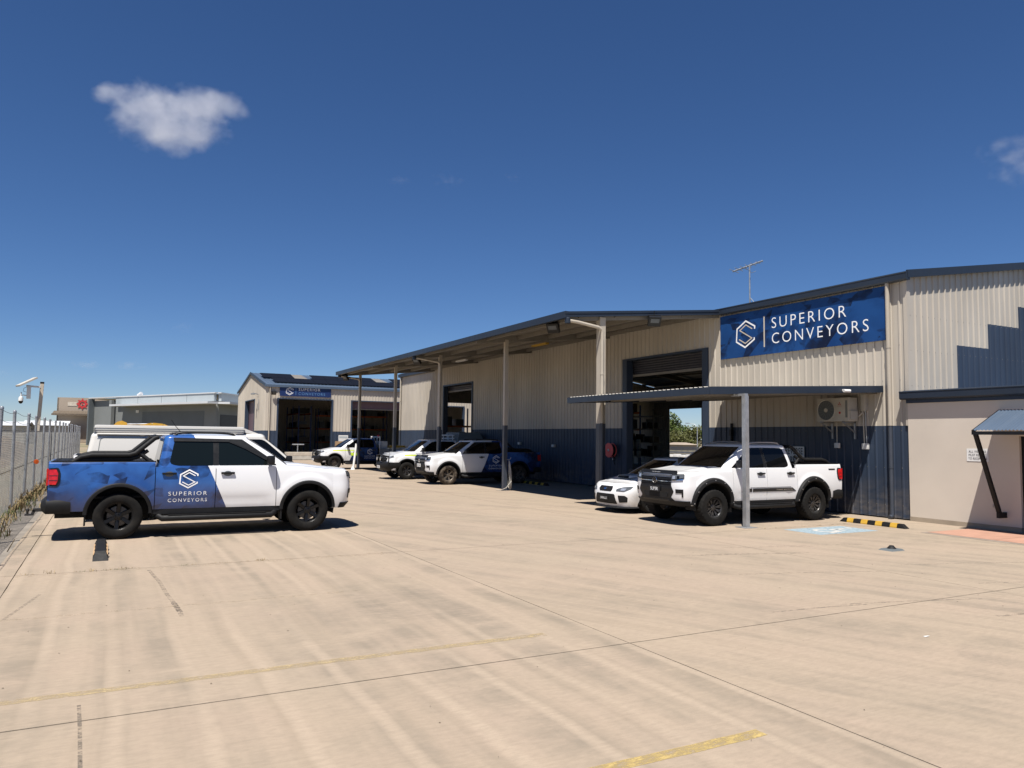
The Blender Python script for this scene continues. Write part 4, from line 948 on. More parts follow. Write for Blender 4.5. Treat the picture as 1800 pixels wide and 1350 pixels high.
leafm = {}
def leaf_mat(name, col):
    n = NT(name); p = n.pos(); c = n.mix(n.rng(n.noise(p, 1.2, 4), .35, .65), tuple(v * .55 for v in col), tuple(v * 1.35 for v in col))
    n.set(Base_Color=c, Roughness=.55, Specular_IOR_Level=.35)
    n.b.inputs['Transmission Weight'].default_value = 0
    return n.m
M['leaf'] = leaf_mat('glossy_green_leaf', (.075, .105, .022)); M['leaf_olive'] = leaf_mat('olive_leaf', (.10, .105, .03)); M['leaf_dark'] = leaf_mat('dark_leaf', (.04, .065, .018))
def tree(loc, h, rx, label, mat='leaf', n=2600, leaf=.16, trunk=.18, low=.3, group='trees beyond the workshop', cat='tree', name='leafy_tree'):
    t = thing(name, label, cat, loc, 0, group); x, y, z0 = loc
    m = MB(); m.tube([(x, y, z0), (x + .05, y, z0 + h * .25), (x - .05 * h * .2, y + .1, z0 + h * .6)], [trunk, trunk * .8, trunk * .35], 9)
    lobes = []
    for k in range(13):
        a = rnd.uniform(0, 6.283); e = rnd.uniform(low, .92); rr = rx * rnd.uniform(.25, .8) * (1 - .55 * max(0, e - .55))
        c = Vector((x + rr * math.cos(a), y + rr * math.sin(a), z0 + h * e)); lobes.append((c, rx * rnd.uniform(.26, .48)))
        m.tube([(x, y, z0 + h * e * .55), ((x + c.x) / 2, (y + c.y) / 2, z0 + h * e * .82), tuple(c)], [trunk * .35, trunk * .22, trunk * .08], 6)
    m.build('trunk', 'bark', t, 60)
    f = MB()
    for _ in range(n):
        c, r_ = rnd.choice(lobes); d = Vector((rnd.gauss(0, 1), rnd.gauss(0, 1), rnd.gauss(0, 1))).normalized() * r_ * rnd.random() ** .4
        p = c + Vector((d.x, d.y, d.z * .8)); s_ = leaf * rnd.uniform(.6, 1.3)
        a = Vector((rnd.gauss(0, 1), rnd.gauss(0, 1), rnd.gauss(0, .6))).normalized(); b = a.cross(Vector((rnd.gauss(0, 1), rnd.gauss(0, 1), rnd.gauss(0, 1)))).normalized()
        f.add([p - a * s_, p + b * s_ * .5, p + a * s_, p - b * s_ * .5], [(0, 1, 2, 3)])
    f.build('crown', mat, t)
    return t
tree((108, 132, -.06), 6.9, 6.3, 'large round green tree seen through the workshop, left of the palm', n=9000, leaf=.30, low=.2)
tree((104, 123.5, -.06), 3.4, 4.0, 'low olive shrubby tree below the street lamp, seen through the workshop', 'leaf_olive', 4200, .22, low=.2)
tree((112, 127, -.06), 4.2, 4.4, 'bushy olive tree beside the palm, seen through the workshop', 'leaf_olive', 4600, .24, low=.15)
tree((110, 119, -.06), 3.9, 3.0, 'green tree at the right edge of the bright rear opening', 'leaf', 2200, .24, low=.2)
tree((-30, 142, -.06), 4.6, 3.0, 'dark green tree behind the soil mound at the far left', 'leaf_dark', 2500, .28, group=None)
pl = thing('palm_tree', 'small palm rising beside the round tree behind the workshop', 'palm', (113, 131, -.06))
MB().tube([(113, 131, -.06), (113.1, 131, 2.5), (113, 131.1, 4.5)], [.22, .16, .14], 9).build('trunk', 'bark', pl, 60)
for k in range(14):
    a = 2 * math.pi * k / 14 + rnd.uniform(-.2, .2); e = rnd.uniform(.1, .9); d = Vector((math.cos(a), math.sin(a), 0)); L_ = 1.5
    fr_ = MB(); s_ = Vector((-d.y, d.x, 0)); pts = [Vector((113, 131.1, 4.5)) + d * L_ * t + Vector((0, 0, e * L_ * t - 1.1 * L_ * t * t * (.6 + .3 * (1 - e)))) for t in (0, .2, .4, .6, .8, 1)]
    for i in range(5):
        for q in (-1, 1):
            for j in range(3):
                b = pts[i].lerp(pts[i + 1], j / 3); fr_.add([b, b + d * .09, b + d * .16 + s_ * q * .38 * (1 - .1 * i) + Vector((0, 0, -.12))], [(0, 1, 2)])
    fr_.tube(pts, .02, 4); fr_.build('frond', 'leaf_dark', pl)
sl_ = thing('street_lamp', 'tall thin street lamp seen through the workshop', 'street lamp', (96, 108.0, 0))
MB().tube([(96, 108.0, -.05), (96, 108.0, 4.4), (95.8, 108.5, 4.85), (95.3, 109.5, 5.05)], [.09, .06, .045, .04], 8).build('pole', 'galv', sl_, 50); MB().box(95.0, 95.4, 109.4, 110.1, 5.0, 5.12, .03).build('lantern', 'galv', sl_, 40)
pf = thing('palisade_fence', 'dark steel palisade fence beyond the rear opening of the workshop', 'fence', (62, 70, 0))
for k in range(60): MB().box(61.98, 62.02, 62 + .22 * k, 62.07 + .22 * k, -.05, 1.15).build('pale', 'navypost', pf)
for z in (.2, .95): MB().box(62.02, 62.06, 62, 75.3, z, z + .05).build('rail', 'navypost', pf)
wb = thing('white_barrier', 'low white barrier blocks beyond the rear opening of the workshop', 'barrier', (55, 61, 0))
for k in range(9): MB().box(54.8, 55.2, 57.5 + 1.02 * k, 58.4 + 1.02 * k, -.05, .34 + .06 * (k % 2), .03).build('block', 'white', wb, 40)
hs = thing('far_house', 'pale low house partly hidden by trees beyond the workshop', 'building', (100, 118, 0))
MB().box(99, 103, 116, 121.5, -.05, 1.0).build('wall', 'tan_bld', hs); MB().add([(98.6, 115.6, 1.0), (103.4, 115.6, 1.0), (103.4, 121.9, 1.0), (98.6, 121.9, 1.0), (101, 117, 1.45), (101, 120.5, 1.45)], [(0, 1, 4), (1, 2, 5, 4), (2, 3, 5), (3, 0, 4, 5)]).build('roof', 'tan_bld', hs)

# ------------------------------------------------------------------ small things in the yard
def wheel_stop(loc, L, label, striped=True, w=.15, h=.10, ends=.10):
    t = thing('wheel_stop', label, 'wheel stop', loc, 0, 'wheel stops'); x, y, z = loc
    def section(y0, y1, ins, name, mat, zt=0):
        prof = [(x - w / 2 - ins, 0.0), (x - w / 2 - ins, .025), (x - w * .30 - ins, h + zt), (x + w * .30 + ins, h + zt), (x + w / 2 + ins, .025), (x + w / 2 + ins, 0.0)]
        n = len(prof); s0 = ends if y0 == y - L / 2 else 0; s1 = ends if y1 == y + L / 2 else 0
        v = [(a, y0 + s0 * b / h, b) for a, b in prof] + [(a, y1 - s1 * b / h, b) for a, b in prof]
        MB().add(v, [tuple(range(n - 1, -1, -1)), tuple(range(n, 2 * n))] + [(i, (i + 1) % n, n + (i + 1) % n, n + i) for i in range(n)]).build(name, mat, t)
    section(y - L / 2, y + L / 2, 0, 'rubber_body', 'black')
    if striped:
        for k in range(4):
            c = y - L / 2 + L * (.17 + .22 * k); 
            section(c - L * .05, c + L * .05, .003, 'yellow_panel', 'safety_yellow', .003)
    return t
wheel_stop((16.1, 12.05, 0), 1.75, 'black and yellow striped wheel stop in the sun by the disabled bay')
wheel_stop((16.1, 28.2, 0), 2.2, 'black and yellow striped wheel stop in the shade under the long canopy')
ws_ = wheel_stop((0, 14.2, 0), 1.75, 'dark wheel stop with small amber reflectors beside the blue wrapped pickup', False, .21, .14, .12)
for k in range(3):
    for s_ in (-1, 1): MB().bar((s_ * .092, 13.62 + .42 * k, .05), (s_ * .092, 13.76 + .42 * k, .09), .02, .02).build('reflector', 'cardboard', ws_)
bo = thing('bollard_socket', 'small grey ground plate with a black domed bolt alone on the concrete', 'ground plate', (12.68, 9.12, 0))
MB().add([(12.50, 8.98, 0), (12.86, 8.98, 0), (12.86, 9.26, 0), (12.50, 9.26, 0), (12.54, 9.01, .03), (12.82, 9.01, .03), (12.82, 9.23, .03), (12.54, 9.23, .03)], [(4, 5, 6, 7), (0, 1, 5, 4), (1, 2, 6, 5), (2, 3, 7, 6), (3, 0, 4, 7)]).build('plate', 'grey_dark', bo)
MB().lathe([(0, .09), (.035, .085), (.06, .055), (.085, .03)], (12.68, 9.12, 0), 'z', 14).build('dome', 'black', bo, 50)
lt = thing('litter_scrap', 'scrap of white litter on the concrete in the right foreground', 'litter', (7.38, 4.95, 0))
mesh_obj('paper', [(7.36, 4.94, .004), (7.41, 4.925, .012), (7.415, 4.955, .008), (7.365, 4.97, .004)], [(0, 1, 2, 3)], 'white', lt)
ho = thing('garden_hose', 'pale grey hose coiled on a hook of the second canopy post', 'hose', (13.25, 25.2, 0))
for k in range(4):
    a = .13 + .035 * k; bo_ = .10 + .03 * k; pts = []
    for i in range(25):
        t = 2 * math.pi * i / 24; pts.append((13.28 + .015 * k + .03 * math.sin(t), 25.20 + a * .75 * math.sin(t) * (1 - .45 * math.cos(t)), .62 + (.55 - bo_ * .3) * math.cos(t) - .03 * k))
    m = MB(); m.tube(pts, .0085, 6); m.build('hose_loop', 'offwhite', ho, 60)
MB().tube([(13.2, 25.22, 1.14), (13.34, 25.2, 1.16), (13.36, 25.2, 1.22)], .012, 6).build('hook', 'galv', ho)
MB().tube([(13.28, 25.0, .35), (13.05, 24.95, .12), (12.9, 25.1, .02), (12.85, 25.4, .02)], .013, 6).build('hose_tail', 'offwhite', ho, 60)
pp = thing('white_pipe', 'white plastic pipe with a splayed foot leaning on the farthest canopy post', 'pipe', (12.85, 43.75, 0))
MB().tube([(12.78, 43.7, .05), (12.98, 43.86, 1.5)], .065, 10).build('pipe', 'white', pp, 50); MB().lathe([(.065, .18), (.08, .12), (.14, .0), (0, 0)], (12.76, 43.7, .0), 'z', 12).build('foot', 'white', pp, 50)
# leaf litter specks
m = MB()
for k in range(170):
    x = rnd.uniform(-1, 12); y = rnd.uniform(3, 13); s_ = rnd.uniform(.004, .011); a = rnd.uniform(0, 6.3)
    c, d = math.cos(a) * s_, math.sin(a) * s_; m.add([(x - c, y - d, .004), (x + d * .5, y - c * .5, .008), (x + c, y + d, .005), (x - d * .5, y + c * .5, .009)], [(0, 1, 2, 3)])
tag(m.build('leaf_litter', 'bark'), 'specks of leaf litter scattered over the concrete', 'litter', kind='stuff')

# ------------------------------------------------------------------ clouds (real volumes far off)
def cloud(px0, px1, py0, py1, dist, label, dens, seed, thick=.45, detail=5, soft=0.0, blobs=None):
    c = pixel_dir((px0 + px1) / 2, (py0 + py1) / 2); k = dist / c.length; ctr = Vector((0, 0, CAM_H)) + c * k
    w = (px1 - px0) / 2 / _F * dist; h = (py1 - py0) / 2 / _F * dist
    bm = bmesh.new(); bmesh.ops.create_icosphere(bm, subdivisions=3, radius=1); me = bpy.data.meshes.new('cloud'); bm.to_mesh(me); bm.free()
    o = bpy.data.objects.new('cloud', me); COL.objects.link(o)
    o.matrix_world = Matrix.Translation(ctr) @ Matrix(((_r0.x, c.x / c.length, 0, 0), (_r0.y, c.y / c.length, 0, 0), (0, 0, 1, 0), (0, 0, 0, 1))) @ Matrix.Diagonal((w, w * thick, h, 1))
    n = NT('cloud_vapour'); p = n.obj()
    nz = n.noise(n.mapv(p, (2.6, 2.6 * thick, 2.6 * h / w * 1.3), loc=(seed, seed * 2, 0)), 1.25, detail, .62)
    ln = n.node('ShaderNodeVectorMath', operation='LENGTH'); n.link(p, ln.inputs[0])
    nz2 = n.noise(n.mapv(p, (1.0, thick, h / w * 1.5), loc=(seed * 3, seed, 1)), 1.5, 2, .5)
    d = n.math('ADD', n.math('MULTIPLY', n.math('SUBTRACT', nz, .5), 2.6), n.math('MULTIPLY', n.math('SUBTRACT', nz2, .5), 1.5))
    d = n.math('SUBTRACT', n.math('ADD', d, .52 - soft), n.math('MULTIPLY', n.math('POWER', ln.outputs['Value'], 1.8), .95))
    if blobs:
        acc = None
        for bx_, bz_, br_ in blobs:
            ds = n.node('ShaderNodeVectorMath', operation='DISTANCE'); n.link(n.mapv(p, (1, .75, 1)), ds.inputs[0]); ds.inputs[1].default_value = (bx_, 0, bz_)
            q_ = n.math('SUBTRACT', 1, n.math('POWER', n.math('DIVIDE', ds.outputs['Value'], br_), 2)); acc = q_ if acc is None else n.math('MAXIMUM', acc, q_)
        d = n.math('ADD', n.math('SUBTRACT', acc, .30), n.math('MULTIPLY', n.math('SUBTRACT', nz, .5), 2.3))
    d = n.math('MULTIPLY', n.math('POWER', n.rng(d, .0, .75), 1.3), dens)
    v = n.node('ShaderNodeVolumePrincipled'); v.inputs['Color'].default_value = (.98, .98, 1, 1); v.inputs['Anisotropy'].default_value = .3; n.link(d, v.inputs['Density'])
    for l in list(n.out.inputs[0].links): n.t.links.remove(l)
    n.t.nodes.remove(n.b); n.link(v.outputs[0], n.out.inputs['Volume']); me.materials.append(n.m)
    tag(o, label, 'cloud', 'clouds'); return o
cloud(168, 428, 118, 292, 1700, 'white puffy cloud high in the upper left sky', .014, 3.1, blobs=[(-.66, .26, .26), (-.5, .20, .40), (-.2, .22, .48), (.1, .15, .55), (.38, .2, .46), (.62, .26, .32), (.0, -.28, .50), (-.3, -.12, .46), (.32, -.22, .44)])
cloud(1735, 1880, 225, 330, 1700, 'faint cloud cut by the right edge of the frame', .0045, 8.4)
cloud(672, 730, 305, 328, 2000, 'faint left wisp of the three small wisps in mid sky', .0022, 5.0, soft=.05)
cloud(750, 828, 300, 336, 2000, 'faint middle wisp of the three small wisps in mid sky', .0022, 6.2, soft=.05)
cloud(880, 925, 300, 324, 2000, 'faint right wisp of the three small wisps in mid sky', .002, 7.7, soft=.05)
cloud(295, 350, 560, 592, 2300, 'small faint cloud above the grey building', .002, 9.9, soft=.04)
cloud(120, 182, 632, 650, 2600, 'small grey cloud low over the grey building', .004, 2.2)
cloud(190, 262, 634, 652, 2600, 'longer grey cloud low over the rear shed', .004, 1.2)
cloud(-30, 22, 648, 668, 2600, 'small low cloud at the left edge', .004, 4.4)

# ================================================================== VEHICLES (built in their own axes: x forward, y left, z up)
def clamp(v, a=0., b=1.): return max(a, min(b, v))
def sstep(t): t = clamp(t); return t * t * (3 - 2 * t)
def interp(x, pts):
    if x <= pts[0][0]: return pts[0][1]
    for (a, p), (b, q) in zip(pts, pts[1:]):
        if x <= b: return p + (q - p) * (x - a) / (b - a)
    return pts[-1][1]
def roundpoly(pts, r, n=3):
    out = []; N = len(pts); rs = r if isinstance(r, (list, tuple)) else [r] * N
    for i in range(N):
        p = Vector(pts[i]); a = Vector(pts[i - 1]) - p; b = Vector(pts[(i + 1) % N]) - p
        k = min(rs[i], a.length * .45, b.length * .45)
        if k < 1e-4: out.append(tuple(p)); continue
        p0 = p + a.normalized() * k; p1 = p + b.normalized() * k
        for j in range(n + 1):
            t = j / n; out.append(tuple((1 - t) ** 2 * p0 + 2 * t * (1 - t) * p + t * t * p1))
    return out

def patch(poly, axis, bvh, off=.004, thick=0., sgn=1, cuts=3):
    """a panel that hugs a body surface: poly in the plane across the axis, cast onto the surface"""
    pts = [Vector((a, b, 0)) for a, b in poly]; tr = tessellate_polygon([pts])
    bm = bmesh.new(); vs = [bm.verts.new(p) for p in pts]
    for t in tr:
        try: bm.faces.new([vs[i] for i in t])
        except ValueError: pass
    if cuts: bmesh.ops.subdivide_edges(bm, edges=bm.edges[:], cuts=cuts, use_grid_fill=True)
    bmesh.ops.recalc_face_normals(bm, faces=bm.faces[:])
    for v in bm.verts:
        a, b = v.co.x, v.co.y
        o, d = {'y': (Vector((a, sgn * 4, b)), Vector((0, -sgn, 0))), 'x': (Vector((sgn * 6, a, b)), Vector((-sgn, 0, 0))), 'z': (Vector((a, b, 6)), Vector((0, 0, -1)))}[axis]
        loc, nor, idx, dist = bvh.ray_cast(o, d)
        if loc is None: loc, nor, idx, dist = bvh.find_nearest(o + d * ({'y': 3.2, 'x': 3.6, 'z': 4}[axis]))
        v.co = loc - d * off
    if thick:
        be = [e for e in bm.edges if e.is_boundary]; d = {'y': Vector((0, -sgn, 0)), 'x': Vector((-sgn, 0, 0)), 'z': Vector((0, 0, -1))}[axis]
        r = bmesh.ops.extrude_edge_only(bm, edges=be)
        for g_ in r['geom']:
            if isinstance(g_, bmesh.types.BMVert): g_.co += d * (thick + off)
    bmesh.ops.recalc_face_normals(bm, faces=bm.faces[:])
    m = MB(); m.addbm(bm); return m
def screen(c, nx, ny, bvh, sgn, off=.006):
    """curved glass as a fine grid between four (y, z) corners, cast onto the cabin"""
    rows = []
    for j in range(ny + 1):
        v = j / ny; row = []
        for i in range(nx + 1):
            u = i / nx; a = (1 - u) * (1 - v) * c[0][0] + u * (1 - v) * c[1][0] + u * v * c[2][0] + (1 - u) * v * c[3][0]; b = (1 - u) * (1 - v) * c[0][1] + u * (1 - v) * c[1][1] + u * v * c[2][1] + (1 - u) * v * c[3][1]
            loc, nor, k, d = bvh.ray_cast(Vector((sgn * 6, a, b)), Vector((-sgn, 0, 0))); n_ = nor if nor.x * sgn > 0 else -nor
            row.append(tuple(loc + n_ * off))
        rows.append(row)
    return MB().grid(rows)
def mirror(poly): return [(-a, b) for a, b in poly][::-1]

def wheel_meshes(Rw, width, rimr, style, tyre_mat, rim_mat, knob=False):
    """returns three mesh data: hub disc, tyre, rim; outer face towards +y"""
    h = width / 2; t = MB(); n = 72
    prof = [(rimr - .01, -h * .75), (rimr + .012, -h * .92), ((rimr + Rw) / 2, -h * 1.04), (Rw - .03, -h * .96), (Rw - .006, -h * .82), (Rw, -h * .5), (Rw + .002, 0), (Rw, h * .5), (Rw - .006, h * .82), (Rw - .03, h * .96), ((rimr + Rw) / 2 + .01, h * 1.04), (rimr + .03, h * 1.0), (rimr + .012, h * .92), (rimr - .01, h * .75)]
    n = 120 if knob else 72
    t.lathe(prof, (0, 0, 0), 'y', n); m = len(prof); dp = .011 if knob else .006
    for i in range(n):                                                 # tread blocks
        for j in range(3, 11):
            if (i // (2 if knob else 1) + (j // 2)) % 2 == 0 and 4 <= j <= 9 or (knob and j in (3, 10) and (i // 2) % 2):
                x, y, z = t.v[i * m + j]; r = math.hypot(x, z); k = (r - (dp if 5 <= j <= 8 else dp * .5)) / r; t.v[i * m + j] = (x * k, y, z * k)
    r_ = MB(); rim_d = h * .80
    r_.lathe([(rimr - .012, -h * .7), (rimr - .02, 0), (rimr - .022, rim_d * .75), (rimr - .004, rim_d), (rimr + .008, rim_d + .006), (rimr + .01, rim_d - .012)], (0, 0, 0), 'y', 40)
    r_.lathe([(0, rim_d - .03), (.035, rim_d - .03), (.07, rim_d - .045), (.078, rim_d - .1)], (0, 0, 0), 'y', 20)
    def spoke(a, r0, r1, w0, w1, y0, y1, d=.04):
        ca, sa = math.cos(a), math.sin(a); tx, tz = -sa, ca; v = []
        for rr, w, yy in ((r0, w0, y0), (r1, w1, y1)):
            for s_, dy in ((-1, -d), (1, -d), (.72, 0), (-.72, 0)): v.append((ca * rr + tx * s_ * w, yy + dy, sa * rr + tz * s_ * w))
        r_.add(v, [(0, 1, 2, 3)[::-1], (4, 5, 6, 7)] + [(i, (i + 1) % 4, 4 + (i + 1) % 4, 4 + i) for i in range(4)])
    if style == 'six':
        for k in range(6): spoke(R(90 + 60 * k), .055, rimr - .012, .030, .040, rim_d - .045, rim_d - .012)
    elif style == 'multi':
        for k in range(10):
            a = R(36 * k); spoke(a, .06, rimr - .05, .016, .012, rim_d - .05, rim_d - .02)
            for s_ in (-1, 1): spoke(a + s_ * .12, rimr * .5, rimr - .008, .008, .010, rim_d - .035, rim_d - .008)
    else:
        r_.lathe([(.06, rim_d - .07), (.10, rim_d - .05), (rimr - .06, rim_d - .06), (rimr - .03, rim_d - .09)], (0, 0, 0), 'y', 40)
        for k in range(8): spoke(R(45 * k), .10, rimr - .02, .022, .03, rim_d - .05, rim_d - .06)
    for k in range(6):
        a = R(60 * k + 30); c = (.052 * math.cos(a), 0, .052 * math.sin(a)); r_.lathe([(0, rim_d - .018), (.009, rim_d - .018), (.010, rim_d - .045)], c, 'y', 8)
    d = MB(); d.lathe([(0, h * .2), (.15, h * .2), (rimr * .74, h * .18), (rimr * .74, h * .1), (0, h * .1)], (0, 0, 0), 'y', 28)
    return d, t, r_

WHEELS = {}
def put_wheels(root, P):
    key = (P['Rw'], P['style'], P['tyre'], P['rim'])
    xs = P['xa']; tr = P['track']
    for ax in xs:
        for s_ in (1, -1):
            if key not in WHEELS:
                d, t, r_ = wheel_meshes(P['Rw'], P['tw'], P['rimr'], P['style'], P['tyre'], P['rim'], P.get('knob'))
                w = d.build('wheel', P.get('disc', 'rim_dark'), root, 40, (0, 0, 0)); a = t.build('tyre', P['tyre'], w, 28, (0, 0, 0)); b = r_.build('rim', P['rim'], w, 40, (0, 0, 0)); WHEELS[key] = (w.data, a.data, b.data)
            else:
                me = WHEELS[key]; obs = []
                for nm, q in zip(('wheel', 'tyre', 'rim'), me): o = bpy.data.objects.new(nm, q); COL.objects.link(o); obs.append(o)
                w, a, b = obs; w.parent = root; a.parent = w; b.parent = w
            steer = P.get('steer', 0) if ax > 0 else 0
            w.location = (ax, s_ * tr, P['Rw']); w.rotation_euler = (0, rnd.uniform(0, 1) * s_, (0 if s_ > 0 else math.pi) + steer)

PICKUP = dict(kind='pickup', xa=(1.635, -1.635), Rw=.395, tw=.265, rimr=.235, Ra=.495, archz=.43, track=.815, W=.945, zw=.85, tuck=.05, tumb=.045, xt=1.2, taper=.05, xrt=-1.7,
    x0=2.12, xn=[(.40, 2.42), (.52, 2.53), (.78, 2.565), (1.0, 2.55), (1.12, 2.52), (1.17, 2.46)], nexp=3.9, zlo=.50, belt=1.245, bedz=1.335, tail=-2.70, cabgap=-1.065, dgap=-.06, fgap=1.025,
    zt=[(1.0, 1.25), (1.5, 1.24), (2.12, 1.17)], crown=.045, zb=1.20, zr=1.755, peak=1.845, xf=(1.43, .60), xr=(-1.03, -.93), ch=(.898, .715), bf=(.15, .11), nlo=.42,
    style='six', tyre='rubber', rim='rim_black', paint='white_paint', glass='glass', dz=0)

def make_vehicle(name, label, cat, loc, rz, P, group=None, scale=1.0):
    root = thing(name, label, cat, loc, rz, group); root.scale = (scale,) * 3; ORG[root.name] = Vector((0, 0, -P['dz']))
    pm = P['paint']; xa = P['xa']; Ra = P['Ra']; az = P['archz']; x0 = P['x0']
    def hw(x, z):
        t = z - P['zw']; v = P['W'] - (P['tuck'] * (t / .4) ** 2 if t < 0 else P['tumb'] * (t / .45) ** 2)
        if x > P['xt']: v -= P['taper'] * ((x - P['xt']) / (x0 - P['xt'])) ** 2
        if x < P['xrt']: v -= .03 * ((P['xrt'] - x) / 1.1) ** 2
        for a in xa:
            r = math.hypot(x - a, z - az); v += P.get('hip', .018) * sstep(1 - (r - Ra - .10) / .10)
        v -= .012 * math.exp(-((z - P['zw'] * .76) / .05) ** 2) * sstep((x + abs(xa[1]) * .6) / .2) * sstep((xa[0] * .6 - x) / .2)
        return v
    def ztop(x): return interp(x, P['zt'])
    def zlow(x):
        z = P['zlo']
        for a in xa:
            if abs(x - a) < Ra: z = max(z, az + math.sqrt(max(0, Ra * Ra - (x - a) ** 2)))
        return z
    def stations(a, b):
        xs = {a, b}; n = max(2, int((b - a) / .085))
        for i in range(n + 1): xs.add(round(a + (b - a) * i / n, 4))
        for c in xa:
            for k in range(25):
                q = round(c + Ra * math.cos(math.pi * k / 24) * .9999, 4)
                if a < q < b: xs.add(q)
        s_ = sorted(xs); o = [s_[0]]
        for q in s_[1:]:
            if q - o[-1] > .004: o.append(q)
        o[-1] = b; return o
    allv = []; allf = []
    def side(xa_, xb_, zh, s_, rnd_top=.0, m=None, fold=.05):
        m = m or MB(); rows = []; T = [0, .04, .1, .18, .26, .34, .42, .5, .58, .66, .74, .82, .88, .93, .97, .99, 1]
        for x in stations(xa_, xb_):
            lo, hi = zlow(x), zh(x); col = [(x, s_ * (hw(x, lo) - .05), lo + .004), (x, s_ * (hw(x, lo) - .008), lo)]
            for t in T:
                z = lo + (hi - lo) * t; y = hw(x, z)
                if rnd_top:
                    e = z - (hi - rnd_top)
                    if e > 0: y -= rnd_top - math.sqrt(max(0, rnd_top ** 2 - e * e))
                col.append((x, s_ * y, z))
            col.append((x, s_ * (hw(x, hi) - rnd_top - fold), hi - (.0 if not rnd_top else -.003)))
            rows.append(col)
        first = [(p[0], p[1] - s_ * .05, p[2]) for p in rows[0]]; last = [(p[0], p[1] - s_ * .05, p[2]) for p in rows[-1]]
        k = len(m.v); m.grid([first] + rows + [last])
        allv.extend(m.v[k:]); base = len(allv) - (len(m.v) - k); cc = len(rows[0]); R_ = len(rows) + 2
        for i in range(R_ - 1):
            for j in range(cc - 1): allf.append((base + i * cc + j, base + i * cc + j + 1, base + (i + 1) * cc + j + 1, base + (i + 1) * cc + j))
        return m
    kind = P['kind']; sides = (1, -1)
    belt = lambda x: P['belt']
    if kind == 'pickup' and not P.get('tray'):
        bed = MB().box(P['tail'] + .03, P['cabgap'] - .05, -.80, .80, .70, .74).build('cargo_bed', 'under', root)
        for s_ in sides: side(P['tail'], P['cabgap'] - .012, lambda x: P['bedz'], s_, .02, None, .07).build('bed_side', pm, bed, 45)
        MB().box(P['cabgap'] - .06, P['cabgap'] - .03, -.84, .84, .6, P['bedz']).build('bulkhead', 'under', bed)
        tgm = MB(); tgm.grid([[(P['tail'] - .012 + .03 * (z - .9) ** 2 * 4 * 0 - (.02 if .8 < z < 1.2 else 0), y, z) for y in (-.83, -.6, 0, .6, .83)] for z in (.62, .78, .8, 1.0, 1.2, 1.22, P['bedz'])])
        tgm.box(P['tail'] - .01, P['tail'] + .05, -.84, .84, .62, P['bedz'] + .012); tgm.build('tailgate', pm, root, 35)
    elif kind in ('sedan', 'van'):
        for s_ in sides: side(P['tail'], P['cabgap'] - .004, (lambda x: interp(x, P['deck'])) if kind == 'sedan' else belt, s_, .05 if kind == 'sedan' else 0).build('rear_quarter', pm, root, 45)
        rows = [[(P['tail'] - .02, y, z) for y in (-P['W'] + .04, -.5, 0, .5, P['W'] - .04)] for z in (P['zlo'], .6, P['belt'] if kind == 'van' else interp(P['tail'], P['deck']))]
        MB().grid(rows).build('rear_panel', pm, root)
        if kind == 'sedan':
            g_ = []
            for i in range(9):
                x = P['tail'] + (P['cabgap'] + .1 - P['tail']) * i / 8; yy = hw(x, interp(x, P['deck'])) - .05; g_.append([(x, yy * u, interp(x, P['deck']) + .03 * (1 - u * u)) for u in (-1, -.8, -.4, 0, .4, .8, 1)])
            MB().grid(g_).build('boot_lid', pm, root, 40)
    for s_ in sides:
        for a, b in ((P['cabgap'], P['dgap'] - .006), (P['dgap'] + .006, P['fgap'] - .006)):
            d = side(a, b, belt, s_).build('door', pm, root, 45)
            if not P.get('nohandle'):
                hx = a + (.22 if b < .3 else .20); hz = P['belt'] - .115; y = hw(hx, hz) * s_
                hd = MB(); hd.box(hx - .12, hx + .12, min(y, y + s_ * .045), max(y, y + s_ * .045), hz - .018, hz + .018, .012); hd.build('handle', P.get('handle', 'black_trim'), d, 50)
                rc = MB(); ys = y + s_ * .0015; rc.add([(hx + .075 * math.cos(2 * math.pi * k / 18), y + s_ * .004 + s_ * (hw(hx, hz - .02) - hw(hx, hz)), hz - .012 + .048 * math.sin(2 * math.pi * k / 18)) for k in range(18)], [tuple(range(18))]); rc.build('painted_recess_shade', 'grey_dark', d)  # flat dark disc, paints the shade of the hand recess
        side(P['fgap'] + .005, x0, ztop, s_, .06).build('front_fender', pm, root, 45)
    # nose wraps round from one wheel arch to the other
    lv = [P['nlo'] + (ztop(x0) - P['nlo']) * t for t in (0, .06, .14, .25, .37, .5, .62, .74, .84, .92, .97, 1)]
    nx = P['nexp']
    def nose_pt(a, z, grow=0):
        zz = min(z, ztop(x0)); W = hw(x0, zz); e = zz - (ztop(x0) - .06)
        if e > 0: W -= .06 - math.sqrt(max(0, .06 ** 2 - e * e))
        c, s_ = math.cos(a), math.sin(a); X = interp(zz, P['xn']) - x0
        return (x0 + (X + grow) * abs(c) ** (2 / nx), (W + grow) * math.copysign(abs(s_) ** (2 / nx), s_), z)
    A = [R(-90 + 180 * i / 44) for i in range(45)]
    nm_ = MB(); nm_.grid([[nose_pt(a, z) for a in A] for z in lv]); nm_.grid([[(p[0] - .10, p[1] * .93, p[2] - .0) for p in [nose_pt(a, lv[0]) for a in A]], [nose_pt(a, lv[0]) for a in A]])
    nose = nm_.build('front_bumper', pm, root, 50); nb = BVHTree.FromPolygons(nm_.v, nm_.f)
    # bonnet
    xc = P.get('cowl', P['fgap'] - .05); rows = []; NU = 28
